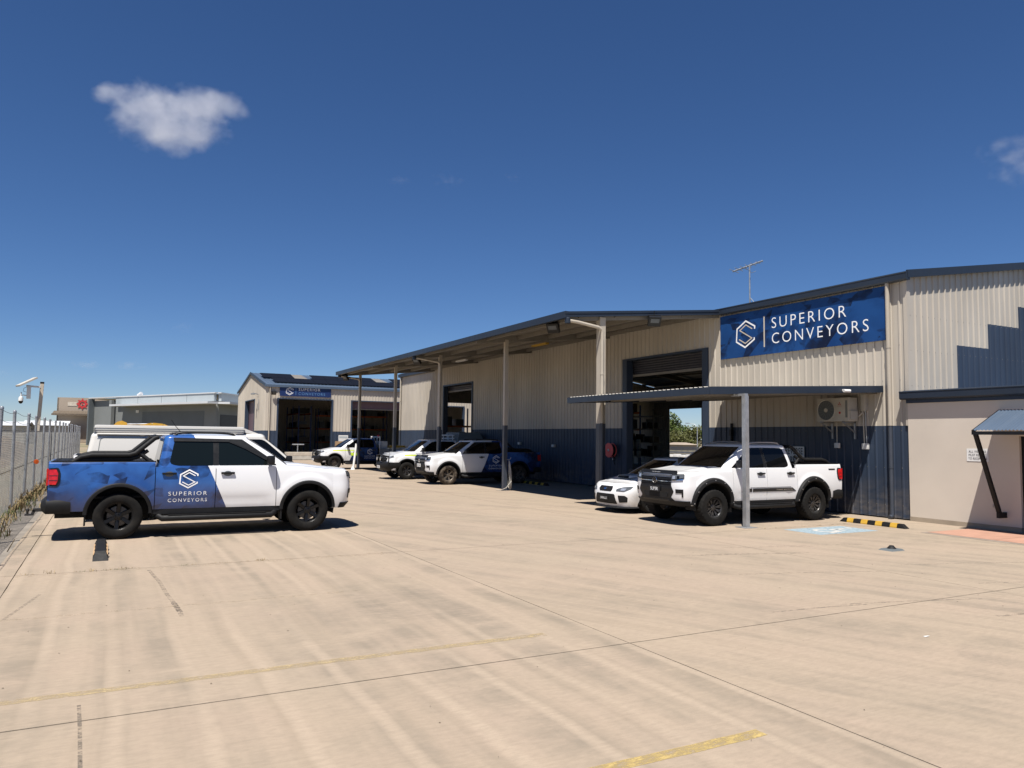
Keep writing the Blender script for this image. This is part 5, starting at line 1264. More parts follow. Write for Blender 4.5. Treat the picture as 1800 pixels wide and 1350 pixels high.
    for i in range(15):
        v = i / 14; row = []
        for j in range(NU + 1):
            u = -1 + 2 * j / NU; X = interp(ztop(x0), P['xn']) - x0; xf_ = x0 + X * max(0, 1 - abs(u) ** nx) ** (1 / nx)
            x = xc + (xf_ - xc) * v; xe = min(x, x0); yt = hw(xe, ztop(xe)) - .06
            z = ztop(x) + P['crown'] * (1 - abs(u) ** 2.6) * (1 - .85 * v ** 4) + .014 * (sstep((abs(u) - .50) / .1) - sstep((abs(u) - .74) / .1)) * (1 - v ** 3)
            row.append((x, yt * u, z + .003))
        rows.append(row)
    hm = MB(); hm.grid(rows); hood = hm.build('bonnet', P.get('hoodpaint', pm), root, 50); hb = BVHTree.FromPolygons(hm.v, hm.f)
    # cabin shell
    zb, zr = P['zb'], P['zr']
    def ring(z, xf, xr, h, bf, rf, rr, inset=0):
        xf -= inset; xr += inset; h = h - inset; pts = []
        for i in range(8): y = (h - rf) * i / 8; pts.append((xf - bf * (y / h) ** 2, y))
        yk = h - rf; xk = xf - bf * (yk / h) ** 2; cx_ = xk - rf
        for i in range(6): a = R(15 + 75 * i / 5) if 0 else R(90 * i / 5); pts.append((cx_ + rf * math.cos(a), yk + rf * math.sin(a)))
        for i in range(1, 12): pts.append((cx_ + (xr + rr - cx_) * i / 12, h))
        for i in range(5): a = R(90 + 90 * i / 4); pts.append((xr + rr + rr * math.cos(a), h - rr + rr * math.sin(a)))
        for i in range(1, 5): pts.append((xr, (h - rr) * (1 - i / 4)))
        half = pts; full = half + [(x, -y) for x, y in half[-2:0:-1]]
        return [(x, y, z) for x, y in full]
    def cabp(z):
        t = (z - zb) / (zr - zb); L = lambda q: q[0] + (q[1] - q[0]) * t
        return L(P['xf']) + .03 * math.sin(math.pi * clamp(t)) * P.get('wsbow', 1), L(P['xr']), L(P['ch']) + .012 * math.sin(math.pi * clamp(t)), L(P['bf'])
    rings = []
    for t in (0, .12, .25, .38, .5, .62, .75, .88, 1):
        z = zb + (zr - zb) * t; xf, xr, h, bf = cabp(z); rings.append(ring(z, xf, xr, h, bf, .09, .10))
    xf, xr, h, bf = cabp(zr); rise = P['peak'] - zr - .025
    for k in range(1, 7):
        a = R(15 * k); rings.append(ring(zr + rise * math.sin(a), xf, xr, h, bf, .09, .10, P.get('rin', .13) * (1 - math.cos(a))))
    def shrink(rg, k, z):
        cx_ = (xf + xr) / 2; return [(cx_ + (x - cx_) * k, y * k, z) for x, y, _ in rg]
    last = rings[-1]
    for k, dz in ((.75, .012), (.5, .019), (.25, .024), (.02, .025)): rings.append(shrink(last, k, zr + rise + dz))
    cm = MB(); n = len(rings[0])
    cm.v = [p for rg in rings for p in rg]; cm.f = [(i * n + j, i * n + (j + 1) % n, (i + 1) * n + (j + 1) % n, (i + 1) * n + j) for i in range(len(rings) - 1) for j in range(n)] + [tuple((len(rings) - 1) * n + j for j in range(n))]
    cab = cm.build('cabin', P.get('cabpaint', pm), root, 50); cb = BVHTree.FromPolygons(cm.v, cm.f)
    # glass
    zg0, zg1 = P['belt'] + .022, zr - .02
    def xs(z): q = cabp(z); return q[0] - q[3]
    gd = P['dgap']; AP = P.get('apil', .16)
    for s_ in sides:
        fw = roundpoly([(gd + .05, zg0), (xs(zg0) - AP, zg0), (xs(zg0 + .03) - AP - .01, zg0 + .035), (xs(zg1) - AP - .01, zg1), (gd + .05, zg1 + .005)], [.02, .03, .03, .10, .02])
        patch(fw, 'y', cb, .004, 0, s_).build('side_window', P['glass'], cab, 40)
        if not P.get('panel_van'):
            rx = P['cabgap'] if kind != 'sedan' else P['cabgap'] - .25
            rw = roundpoly([(cabp(zg0)[1] + .17, zg0 + .04), (cabp(zg0)[1] + .30, zg0), (gd - .05, zg0), (gd - .05, zg1 + .005), (cabp(zg1)[1] + .17, zg1)], [.06, .08, .02, .02, .08])
            patch(rw, 'y', cb, .004, 0, s_).build('side_window', P['glass'], cab, 40)
        patch([(gd - .05, zg0), (gd + .05, zg0), (gd + .05, zg1 + .005), (gd - .05, zg1 + .005)], 'y', cb, .003, 0, s_, 1).build('door_pillar', 'black_trim', cab)
        if P.get('visor'):
            vz = [(cabp(zg1)[1] + .15, zg1 - .03), (xs(zg1) - .36, zg1 - .035), (xs(zg1 - .12) - .24, zg1 - .17), (xs(zg0 + .1) - .19, zg0 + .07), (xs(zg0 + .1) - .12, zg0 + .10), (xs(zg1) - .12, zg1 + .015), (cabp(zg1)[1] + .15, zg1 + .035)]
            patch(vz, 'y', cb, .022, .015, s_).build('weather_shield', 'black_trim', cab, 40)
    q = cabp(zg0)[2]; q2 = cabp(zg1)[2]
    screen([(-(q - .125), zg0), (q - .125, zg0), (q2 - .105, zg1 + .015), (-(q2 - .105), zg1 + .015)], 30, 12, cb, 1).build('windscreen', P['glass'], cab, 60)
    screen([(-(q - .2), zg0 + .05), (q - .2, zg0 + .05), (q2 - .16, zg1 - .02), (-(q2 - .16), zg1 - .02)], 16, 8, cb, -1).build('rear_window', P['glass'], cab, 60)
    # underside and wheel wells
    u = MB(); u.box(P['tail'] + .1, x0 + .1, -.62, .62, P['zlo'] - .13, P['zlo'] + .16); u.box(max(xa[1] + Ra, -9) + .02, xa[0] - Ra - .02, -hw(0, .7) + .07, hw(0, .7) - .07, P['zlo'] + .01, P['belt'] - .03); u.box(x0 - .25, x0 + .12, -.7, .7, P['nlo'] + .03, ztop(x0) - .12)
    for a in xa:
        for s_ in sides:
            yo = hw(a, az + Ra) - .03; rows = []
            for i in range(15):
                t = R(-12 + 204 * i / 14); rows.append([(a + (Ra + .012) * math.cos(t), s_ * y, az + (Ra + .012) * math.sin(t)) for y in (yo, yo - .34)])
            u.grid(rows); yi = s_ * (yo - .34); u.add([(a + (Ra + .012) * math.cos(R(-12 + 204 * i / 14)), yi, az + (Ra + .012) * math.sin(R(-12 + 204 * i / 14))) for i in range(15)], [tuple(range(15))])
        u.box(a - .05, a + .05, -P['track'] + .1, P['track'] - .1, P['Rw'] - .05 - P['dz'], P['Rw'] + .05 - P['dz'])
    u.build('underbody', 'under', root)
    put_wheels(root, P)
    for o in root.children:
        pass
    # mirrors
    for s_ in sides:
        mx = P.get('mirx', xs(P['belt'] + .1) - .22); my = hw(mx, P['belt']) ; mz = P['belt'] + .035
        mm_ = MB(); y0_, y1_ = my + .03, my + .21
        mm_.box(mx - .05, mx + .085, min(s_ * y0_, s_ * y1_), max(s_ * y0_, s_ * y1_), mz, mz + .17 * P.get('mirk', 1), .04); mo = mm_.build('mirror', P.get('mirmat', 'black_trim'), root, 50)
        MB().bar((mx + .02, s_ * (my - .08), mz + .02), (mx + .02, s_ * (my + .06), mz + .05), .05, .05).build('mirror_arm', 'black_trim', mo)
    info = dict(root=root, hw=hw, sb=BVHTree.FromPolygons(allv, allf), nb=nb, cb=cb, hb=hb, xs=xs, cabp=cabp, ztop=ztop, P=P, nose=nose, cab=cab, hood=hood, nose_pt=nose_pt)
    return info

def flares(I, r0, r1, out, mat='black', bolts=False, cover=True):
    P = I['P']; root = I['root']; hw = I['hw']
    for a in P['xa']:
        for s_ in (1, -1):
            rows = []; n = 30
            for i in range(n + 1):
                t = R(-14 + 208 * i / n); c, s = math.cos(t), math.sin(t); ring = []
                for rr, o in ((r0 - .004, -.06), (r0, .012 + out * .5), (r0 + (r1 - r0) * .25, out), (r0 + (r1 - r0) * .75, out * .85), (r1, .004), (r1, -.03)):
                    x = a + rr * c; z = P['archz'] + rr * s; xe = min(max(x, P['tail']), P['x0'] - .0); y = hw(xe, clamp(z, P['zlo'], P['belt']))
                    if x > P['x0']: y -= .10 * ((x - P['x0']) / .2) ** 2
                    ring.append((x, s_ * (y + o), max(z, P['zlo'] - .06)))
                rows.append(ring)
            m = MB(); m.grid(rows); f = m.build('wheel_arch_flare', mat, root, 35)
            if bolts:
                for i in range(7):
                    t = R(5 + 170 * i / 6); x = a + (r0 + r1) / 2 * math.cos(t); z = P['archz'] + (r0 + r1) / 2 * math.sin(t); y = hw(min(x, P['x0']), clamp(z, P['zlo'], P['belt'])) + out
                    MB().lathe([(0, .01), (.012, .008), (.014, 0)], (x, s_ * y, z), 'y', 8, s_).build('bolt', 'steel', f)

def decals(I, side_, x_left, items):
    """film lettering cast onto the doors; x_left: where reading starts, running towards the reader's right"""
    dirx = -1 if side_ > 0 else 1
    for nm, vf, a, b, mat in items:
        def fn(u, v):
            x = x_left + dirx * (a + u); z = b + v
            loc, nor, i, d = I['sb'].ray_cast(Vector((x, side_ * 4, z)), Vector((0, -side_, 0)))
            y = (loc.y if loc is not None else side_ * I['hw'](x, z)); return (x, y + side_ * .005, z)
        lay(vf, fn, nm, mat, I['root'])

def fascia_vw(I, plate=None, protector=False, plate_mat='ink', text_mat='letter'):
    nb = I['nb']; r = I['root']; zt = I['ztop'](I['P']['x0'])
    N = lambda nm, poly, mat, off=.006, th=.01, cuts=3, par=None: patch(poly, 'x', nb, off, th, 1, cuts).build(nm, mat, par or I['nose'], 35)
    def band(nm, a0, a1, z0, z1, grow, mat, par=None, na=14, nz=3, slant=0):
        """a strip that follows the nose round its corners, with a returned edge"""
        rows = []
        for k in range(nz + 1):
            z = z0 + (z1 - z0) * k / nz; rows.append([I['nose_pt'](R(a0 + (a1 - a0) * q / na), z + slant * q / na * (1 if k == 0 else .2), grow) for q in range(na + 1)])
        back = lambda row, za: [I['nose_pt'](R(a0 + (a1 - a0) * q / na), row[q][2], 0) for q in range(na + 1)]
        m = MB(); m.grid([back(rows[0], 0)] + rows + [back(rows[-1], 0)])
        for e in (0, na): m.grid([[r_[e] for r_ in rows], [I['nose_pt'](R(a0 if e == 0 else a1), r_[e][2], 0) for r_ in rows]])
        return m.build(nm, mat, par or I['nose'], 35)
    band('grille', -22, 22, .865, zt - .03, .006, 'black', na=20)
    N('lower_grille', roundpoly([(-.54, .875), (.54, .875), (.62, .73), (.52, .60), (.70, .47), (-.70, .47), (-.52, .60), (-.62, .73)], .03), 'black_trim', .007, .01, 4)
    band('bumper_lip', -82, 82, .42, .525, .014, 'black', na=44)
    N('intake', roundpoly([(-.44, .70), (.44, .70), (.40, .585), (-.40, .585)], .02), 'under', .013, .002)
    N('skid_plate', roundpoly([(-.44, .555), (.44, .555), (.50, .50), (-.50, .50)], .02), 'black_trim', .024, .01)
    for z, h_, mt in ((.955, .020, 'chrome'), (1.06, .008, 'steel'), (.905, .012, 'black_trim'), (1.01, .012, 'black_trim'), (1.10, .010, 'black_trim')):
        band('grille_bar', -22, 22, z - h_ / 2, z + h_ / 2, .018, mt, na=20, nz=1)
    for s_ in (1, -1):
        h = band('headlight', s_ * 22, s_ * 62, .975, zt - .045, .012, 'black_trim', na=14, slant=.06)
        band('lens', s_ * 23, s_ * 60, 1.0, zt - .06, .017, 'lens', h, na=12, slant=.055)
        band('lamp_unit', s_ * 25, s_ * 32, 1.02, 1.085, .021, 'lamp_clear', h, na=4, nz=1); band('lamp_unit', s_ * 37, s_ * 45, 1.03, 1.09, .021, 'glass', h, na=4, nz=1)
        band('lamp_strip', s_ * 22, s_ * 58, .972, .982, .022, 'chrome', h, na=14, nz=1, slant=.06)
        band('fog_recess', s_ * 33, s_ * 58, .70, .79, .008, 'black_trim', na=8, nz=1); band('fog_side', s_ * 52, s_ * 58, .61, .70, .008, 'black_trim', na=3, nz=1)
    c = Vector(nb.ray_cast(Vector((6, 0, .965)), Vector((-1, 0, 0)))[0]); e = MB()
    e.lathe([(.062, .0), (.066, .012), (.074, .012), (.078, 0)], (c.x + .024, 0, .965), 'x', 32)
    em = e.build('round_emblem', 'chrome', I['nose'], 40)
    MB().lathe([(0, .004), (.064, .004), (.064, -.02)], (c.x + .022, 0, .965), 'x', 32).build('emblem_back', 'black_trim', em)
    for P_ in ([(-.028, .056), (0, .008), (.028, .056)], [(-.057, .024), (-.028, -.053), (0, -.004), (.028, -.053), (.057, .024)]):
        v, f_ = ribbon(P_, .012); mesh_obj('emblem_stroke', [(c.x + .034, a, .965 + b) for a, b in v], f_, 'chrome', em)
    if protector:
        band('bonnet_protector', -36, 36, zt - .035, zt + .035, .03, 'black_trim', na=28)
        xx = nb.ray_cast(Vector((6, 0, zt - .03)), Vector((-1, 0, 0)))[0].x
        lay(text_mesh('VOLKSWAGEN', .30, .022, 1.2), lambda u, v: (xx + .042, -.15 + u, zt - .022 + v), 'lettering', 'letter', I['nose'])
    if plate:
        x = nb.ray_cast(Vector((6, 0, .78)), Vector((-1, 0, 0)))[0].x + .02
        p = MB(); p.box(x, x + .012, -.19, .19, .71, .84); po = p.build('number_plate', plate_mat, r)
        lay(text_mesh(plate, .27, .075, 1.05, .01), lambda u, v: (x + .0155, -.135 + u, .735 + v), 'plate_lettering', text_mat, po)

def ute_rear(I, wrap=True, bar=True, cover=True, bumper='black', hitch=True, tail='tail_red'):
    P = I['P']; r = I['root']; t = P['tail']; bz = P['bedz']
    for s_ in (1, -1):
        pts = roundpoly([(t - .004, .94), (t + .13, .93), (t + .17, 1.00), (t + .175, 1.16), (t + .14, 1.245), (t - .004, 1.235)], [.005, .03, .03, .03, .03, .005])
        tl = patch(pts, 'y', I['sb'], .012, .02, s_).build('tail_light', 'black_trim', r, 40)
        patch([(t + .006, .965), (t + .11, .96), (t + .135, 1.02), (t + .14, 1.15), (t + .11, 1.215), (t + .006, 1.21)], 'y', I['sb'], .02, .008, s_).build('red_lens', tail, tl, 40)
        for z in (1.03, 1.11): patch([(t + .01, z), (t + .13, z), (t + .13, z + .008), (t + .01, z + .008)], 'y', I['sb'], .024, .004, s_, 1).build('lens_divider', 'ink', tl)
        y = s_ * (P['W'] - .10); MB().box(t - .03, t + .0, min(y, y + s_ * .07), max(y, y + s_ * .07), .95, 1.23).build('rear_lens', tail, tl)
        cap = MB(); rows = []
        for i in range(12):
            x = t + .02 + (P['cabgap'] - .02 - t) * i / 11; y = I['hw'](x, bz) - .01; rows.append([(x, s_ * (y), bz - .012), (x, s_ * (y - .004), bz + .012), (x, s_ * (y - .1), bz + .014), (x, s_ * (y - .1), bz - .02)])
        cap.grid(rows); cap.build('bed_rail_cap', 'black', r, 35)
    bm_ = MB(); rows = []
    for z in (.47, .52, .60, .66, .70):
        k = {.47: .07, .52: .02, .60: 0, .66: .01, .70: .06}[z]; row = [(t + .34, -.93 + k * .5, z), (t + .15, -.955 + k * .5, z), (t - .02, -.93 + k * .5, z), (t - .10 + k, -.82, z), (t - .125 + k, -.4, z), (t - .13 + k, 0, z)]
        rows.append(row + [(x, -y, zz) for x, y, zz in row[-2::-1]])
    bm_.grid(rows); k = rows[-1]; bm_.add(k + [(t + .1, 0, .70)], [(i, i + 1, len(k)) for i in range(len(k) - 1)]); bm_.build('rear_bumper', bumper, r, 40)
    if hitch:
        h = MB(); h.bar((t - .05, 0, .47), (t - .26, 0, .47), .06, .06); h.bar((t - .24, 0, .47), (t - .26, 0, .40), .06, .05); h.bar((t - .24, 0, .39), (t - .38, 0, .39), .06, .03); h.lathe([(0, .11), (.025, .10), (.03, .075), (.02, .05), (.018, 0)], (t - .34, 0, .39), 'z', 12); h.build('tow_hitch', 'rim_dark', r, 40)
    if cover:
        c = MB(); c.box(t + .04, P['cabgap'] - .03, -.80, .80, bz - .03, bz + .02); co = c.build('bed_cover', 'black', r)
        for k in range(9): MB().box(t + .1 + k * .165, t + .112 + k * .165, -.79, .79, bz + .021, bz + .026).build('slat_seam', 'under', co)
    if bar:
        for s_ in (1, -1):
            y = s_ * .80
            b = MB(); b.tube([(t + .34, y, bz + .0), (t + .46, y, bz + .085), (t + .62, y, bz + .12), (t + 1.20, y, bz + .12), (t + 1.30, y * .99, bz + .15), (t + 1.60, y * .93, bz + .42), (t + 1.66, y * .90, bz + .44)], .042, 12); bo_ = b.build('sports_bar', 'black', r, 60)
            MB().tube([(t + .36, y * .97, bz), (t + .5, y * .97, bz + .04), (t + 1.22, y * .96, bz + .05), (t + 1.34, y * .955, bz + .085), (t + 1.50, y * .93, bz + .20)], .034, 10).build('lower_tube', 'black', bo_, 60)
            MB().tube([(t + 1.36, y * .95, bz + .16), (t + 1.55, y, bz)], .036, 10).build('bar_leg', 'black', bo_, 60)
        MB().tube([(t + 1.62, .72, bz + .435), (t + 1.64, 0, bz + .455), (t + 1.62, -.72, bz + .435)], .04, 12).build('hoop', 'black', r, 60)

def roof_rails(I, mat='black_trim', z=0):
    q = I['cabp'](I['P']['zr']); P = I['P']
    for s_ in (1, -1):
        y = s_ * (q[2] - .08); pts = []
        for i in range(13):
            t = i / 12; x = q[1] + .12 + (q[0] - .10 - q[1] - .28) * t; pts.append((x, y, P['peak'] + .022 - .055 * (2 * t - 1) ** 6 - (.05 if i in (0, 12) else 0) - .03 * max(0, t - .6)))
        MB().tube(pts, .022, 8).build('roof_rail', mat, I['root'], 60)

def side_steps(I, mat='black', y=.955, z=.34):
    P = I['P']
    for s_ in (1, -1):
        m = MB(); m.tube([(P['xa'][1] + Ra_(P) + .12, s_ * (y - .12), z + .05), (P['xa'][1] + Ra_(P) + .2, s_ * y, z), (P['xa'][0] - Ra_(P) - .2, s_ * y, z), (P['xa'][0] - Ra_(P) - .1, s_ * (y - .12), z + .05)], .055, 10); st_ = m.build('side_step', mat, I['root'], 60)
        MB().box(P['xa'][1] + Ra_(P) + .3, P['xa'][0] - Ra_(P) - .3, min(s_ * (y - .04), s_ * (y + .04)), max(s_ * (y - .04), s_ * (y + .04)), z + .05, z + .062).build('tread_strip', 'black_trim', st_)
        MB().box(P['xa'][1] + Ra_(P) + .03, P['xa'][0] - Ra_(P) - .03, min(s_ * .80, s_ * .905), max(s_ * .80, s_ * .905), P['zlo'] - .09, P['zlo'] - .002).build('sill', 'black_trim', I['root'])
        for a in P['xa']:
            x = a - Ra_(P) - .01; MB().box(x - .015, x + .01, min(s_ * .70, s_ * .93), max(s_ * .70, s_ * .93), .25, P['zlo'] + .12).build('mud_flap', 'black', I['root'])
def Ra_(P): return P['Ra']

def bull_bar(I, light=True):
    r = I['root']; x = 2.50
    m = MB(); rows = []
    for z, dx, w in ((.36, -.10, .70), (.42, .02, .80), (.55, .14, .88), (.68, .16, .90), (.76, .12, .90), (.78, .06, .88)):
        row = [(x - .55, -w - .02, z + .10 * (z < .5)), (x - .30, -w, z + .04 * (z < .5)), (x - .05 + dx * .6, -w + .16, z), (x + dx, -.48, z), (x + dx + .02, 0, z)]
        rows.append(row + [(a, -b, c) for a, b, c in row[-2::-1]])
    m.grid(rows); k = rows[-1]; m.add(k + [(x - .2, 0, .78)], [(i, i + 1, len(k)) for i in range(len(k) - 1)]); b = m.build('bull_bar', 'black', r, 35)
    for s_ in (1, -1):
        MB().tube([(x + .10, s_ * .42, .76), (x + .10, s_ * .42, 1.04), (x + .08, s_ * .40, 1.10)], .03, 10).build('upright', 'black', b, 60)
        MB().tube([(x - .0, s_ * .84, .76), (x - .02, s_ * .84, 1.0), (x + .03, s_ * .74, 1.06), (x + .10, s_ * .42, 1.08)], .028, 10).build('side_hoop', 'black', b, 60)
        if light:
            MB().lathe([(0, .02), (.085, .015), (.09, 0), (.09, -.05), (.04, -.08), (0, -.08)], (x + .17, s_ * .24, .93), 'x', 22).build('spot_lamp', 'black_trim', r, 40); MB().lathe([(0, .0), (.078, -.002)], (x + .192, s_ * .24, .93), 'x', 22).build('spot_lens', 'lamp_clear', b, 40)
        MB().box(x - .02, x + .03, min(s_ * .62, s_ * .74), max(s_ * .62, s_ * .74), .64, .70).build('indicator', 'amber', b)
    MB().tube([(x + .10, .42, 1.08), (x + .11, 0, 1.11), (x + .10, -.42, 1.08)], .03, 10).build('top_tube', 'black', b, 60)
    p = MB().box(x + .185, x + .197, -.19, .19, .50, .62).build('number_plate', 'white', r); lay(text_mesh('SC 012', .28, .07, 1), lambda u, v: (x + .201, -.14 + u, .525 + v), 'plate_lettering', 'ink', p)
    MB().tube([(x - .1, .62, .78), (x - .1, .62, 1.75)], .008, 5).build('whip_aerial', 'black', b)

def fascia_hilux(I):
    nb = I['nb']
    N = lambda nm, poly, mat, off=.006, th=.01, cuts=3, par=None: patch(poly, 'x', nb, off, th, 1, cuts).build(nm, mat, par or I['nose'], 35)
    N('grille', roundpoly([(-.45, .80), (.45, .80), (.58, 1.08), (-.58, 1.08)], .04), 'black', .006, .01, 4)
    for z in (.88, .96, 1.03): N('grille_bar', [(-.5, z), (.5, z), (.5, z + .02), (-.5, z + .02)], 'rim_dark', .02, .01, 3)
    for s_ in (1, -1):
        f = (lambda p: p) if s_ > 0 else mirror
        h = N('headlight', f(roundpoly([(.56, .94), (.83, 1.0), (.88, 1.10), (.60, 1.07)], .02)), 'lens', .014, .014, 3); N('lamp_unit', f([(.62, .98), (.74, 1.0), (.74, 1.06), (.63, 1.05)]), 'lamp_clear', .02, .004, 1, h)

LOGO = lambda: [('emblem', hexlogo(.30, .32, .075, .055)[0], .18, .87, 'letter'), ('emblem', hexlogo(.30, .32, .075, .055)[1], .18, .87, 'letter'),
    ('lettering', text_mesh('SUPERIOR', .645, .07, 1.35, -.004), 0, .735, 'letter'), ('lettering', text_mesh('CONVEYORS', .655, .062, 1.35, .004), -.005, .62, 'letter')]

# ---- blue wrapped pickup on the left
P = dict(PICKUP, paint='wrap', visor=True, disc='rim_dark', glass='glass_green')
I = make_vehicle('pickup_truck', 'white and blue wrapped pickup with black sports bar parked beside the chain link fence', 'pickup', (1.985, 16.87, 0), 0, P, 'wrapped pickups', 1.06)
flares(I, P['Ra'] - .012, P['Ra'] + .048, .028); fascia_vw(I, None); ute_rear(I); roof_rails(I); side_steps(I)
for s_, x in ((-1, -.85), (1, -.20)): decals(I, s_, x, LOGO())
MB().tube([(-.62, -.2, 1.86), (-.72, -.2, 1.98), (-.80, -.2, 2.10)], .006, 5).build('aerial', 'black', I['root'])
# ---- its twin in the shade of the long canopy
P = dict(PICKUP, paint='wrap', tyre='rubber_dusty', rim='rim_bronze', visor=True)
I = make_vehicle('pickup_truck', 'white and blue wrapped pickup half in shade by the second canopy post', 'pickup', (14.1, 29.87, 0), math.pi, P, 'wrapped pickups')
flares(I, P['Ra'] - .012, P['Ra'] + .048, .028); fascia_vw(I, 'SC 14', True, 'white', 'ink'); ute_rear(I, hitch=False); roof_rails(I); side_steps(I)
for s_, x in ((-1, -.85), (1, -.20)): decals(I, s_, x, LOGO())
# ---- lifted white pickup under the carport
P = dict(PICKUP, Rw=.415, tw=.29, rimr=.222, Ra=.52, archz=.425, track=.845, style='multi', knob=True, rim='rim_dark', dz=.045, steer=0)
I = make_vehicle('pickup_truck', 'lifted white pickup with chunky tyres and plate SUP3R under the carport', 'pickup', (13.945, 14.25, 0), math.pi, P)
flares(I, P['Ra'] - .014, P['Ra'] + .105, .065, bolts=True); fascia_vw(I, 'SUP3R', True); ute_rear(I); roof_rails(I, 'steel'); side_steps(I, z=.36)
for s_ in (1, -1):
    for nm, pts, mt in (('door_stripe', [(-1.02, .70), (.42, .70), (.42, .78), (-.90, .78)], 'ink'), ('door_stripe', [(.44, .70), (.78, .70), (.62, .78), (.44, .78)], 'ink'), ('pinstripe', [(-.86, .795), (.50, .795), (.50, .805), (-.84, .805)], 'ink')):
        patch(pts, 'y', I['sb'], .004, 0, s_, 3).build(nm, mt, I['root'])
    patch([(-2.46, 1.19), (-2.22, 1.19), (-2.22, 1.225), (-2.46, 1.225)], 'y', I['sb'], .005, 0, s_, 2).build('bed_badge', 'ink', I['root'])
    decals(I, s_, -.35 if s_ > 0 else -.95, [('lettering', text_mesh('TDI600 4MOTION', .55, .03, 1.1), 0, .725, 'letter_gold')])
# ---- white utes with bull bars
HILUX = dict(PICKUP, W=.92, tumb=.05, nexp=2.5, zt=[(1.0, 1.235), (1.5, 1.205), (2.12, 1.10)], xn=[(.40, 2.40), (.6, 2.48), (.85, 2.50), (1.0, 2.46), (1.10, 2.38)], tyre='rubber', style='steel', rim='rim_dark', rimr=.215, tw=.25, track=.80, peak=1.83, visor=False)
P = dict(HILUX, paint='wrap_hilux', cabgap=-.93, tray=True, xr=(-.92, -.84))
I = make_vehicle('work_ute', 'white and blue work ute with bull bar and tray by the farthest canopy post', 'ute', (13.42, 45.0, 0), math.pi, P, 'work utes')
flares(I, P['Ra'] - .012, P['Ra'] + .03, .02); fascia_hilux(I); bull_bar(I); side_steps(I)
r = I['root']
for s_, x in ((1, -.14), (-1, -.74)): decals(I, s_, x, [(a, b, c * 1 + (.0), d, e) for a, b, c, d, e in LOGO()])
for s_ in (1, -1):
    patch([(.15, .80), (.70, .80), (.70, .97), (.15, .97)], 'y', I['sb'], .006, 0, s_, 2).build('door_code_plate', 'lime', r)
    patch([(.15, .80), (.70, .80), (.70, .97), (.15, .97)][::-1], 'y', I['sb'], .0045, 0, s_, 1).build('door_code_back', 'ink', r)
    decals(I, s_, .66 if s_ > 0 else .19, [('door_code', text_mesh('SC012', .46, .12, 1.05, .015), 0, .825, 'ink')])
MB().box(-2.85, -1.05, -.93, .93, .88, .98).build('tray_deck', 'galv', r)
for s_ in (1, -1): MB().box(-2.85, -1.05, min(s_ * .90, s_ * .93), max(s_ * .90, s_ * .93), .98, 1.22).build('drop_side', 'galv', r)
hb_ = MB()
for y in (-.85, -.3, .3, .85): hb_.tube([(-1.08, y, .98), (-1.08, y, 1.95)], .03, 8)
for z in (1.45, 1.9): hb_.tube([(-1.08, -.85, z), (-1.08, .85, z)], .03, 8)
hb_.build('headboard', 'white', r, 60)
MB().box(-1.6, -1.2, -.6, .7, .981, 1.65).build('tool_box', 'white', r); MB().box(-2.7, -1.7, -.5, .85, 1.28, 1.40).build('yellow_rack', 'safety_yellow', r); MB().lathe([(0, .12), (.05, .11), (.07, .06), (.07, 0)], (-1.08, .55, 1.93), 'z', 14).build('beacon', 'red', r, 50)
for x in (-2.7, -1.75):
    for y in (-.45, .8): MB().bar((x, y, .98), (x, y, 1.3), .04, .04).build('rack_leg', 'safety_yellow', r)
P = dict(HILUX, paint='lime_white', style='six')
I = make_vehicle('work_ute', 'white ute with lime stripe and black bull bar behind the shaded wrapped pickup', 'ute', (13.78, 33.9, 0), math.pi, P, 'work utes')
flares(I, P['Ra'] - .012, P['Ra'] + .03, .02); fascia_hilux(I); bull_bar(I); ute_rear(I, bar=False, hitch=False); side_steps(I)
P = dict(HILUX, paint='white_paint', dz=0)
I = make_vehicle('work_ute', 'ute with a tall grey canopy box on its bed close to the workshop wall', 'ute', (15.05, 37.4, 0), math.pi, P, 'work utes')
fascia_hilux(I); side_steps(I); flares(I, P['Ra'] - .012, P['Ra'] + .03, .02); r = I['root']
for_box = [(-2.66, 1.34), (-1.12, 1.34), (-1.24, 2.20), (-2.40, 2.22), (-2.62, 1.9)]
MB().prism(for_box, -.86, .86, 'xz').build('canopy_box', 'grey_bld', r); MB().box(-1.9, -1.7, -.2, .2, 2.205, 2.24).build('roof_vent', 'black', r)
g_ = MB()
for y in (-.6, 0, .6): g_.tube([(-.98, y, 1.5), (-.98, y, 2.05), (-1.2, y, 2.1)], .03, 8)
g_.tube([(-.98, -.8, 2.05), (-.98, .8, 2.05)], .03, 8); g_.tube([(-.98, -.8, 1.88), (-.98, .8, 1.88)], .025, 8); g_.build('ladder_frame', 'white', r, 60)
P = dict(HILUX, paint='lime_white')
I = make_vehicle('work_ute', 'lime striped ute whose tail shows between the fence and the camper van', 'ute', (1.95, 24.6, 0), 0, P, 'work utes')
ute_rear(I, bar=False, cover=True); flares(I, P['Ra'] - .012, P['Ra'] + .03, .02); side_steps(I); fascia_hilux(I)
patch([(-2.69, 1.0), (-2.2, 1.0), (-2.2, 1.2), (-2.69, 1.2)], 'y', I['sb'], .014, .008, -1, 2).build('lime_panel', 'lime', I['root']); MB().box(-2.72, -2.70, -.8, .8, 1.0, 1.2).build('lime_panel', 'lime', I['root'])

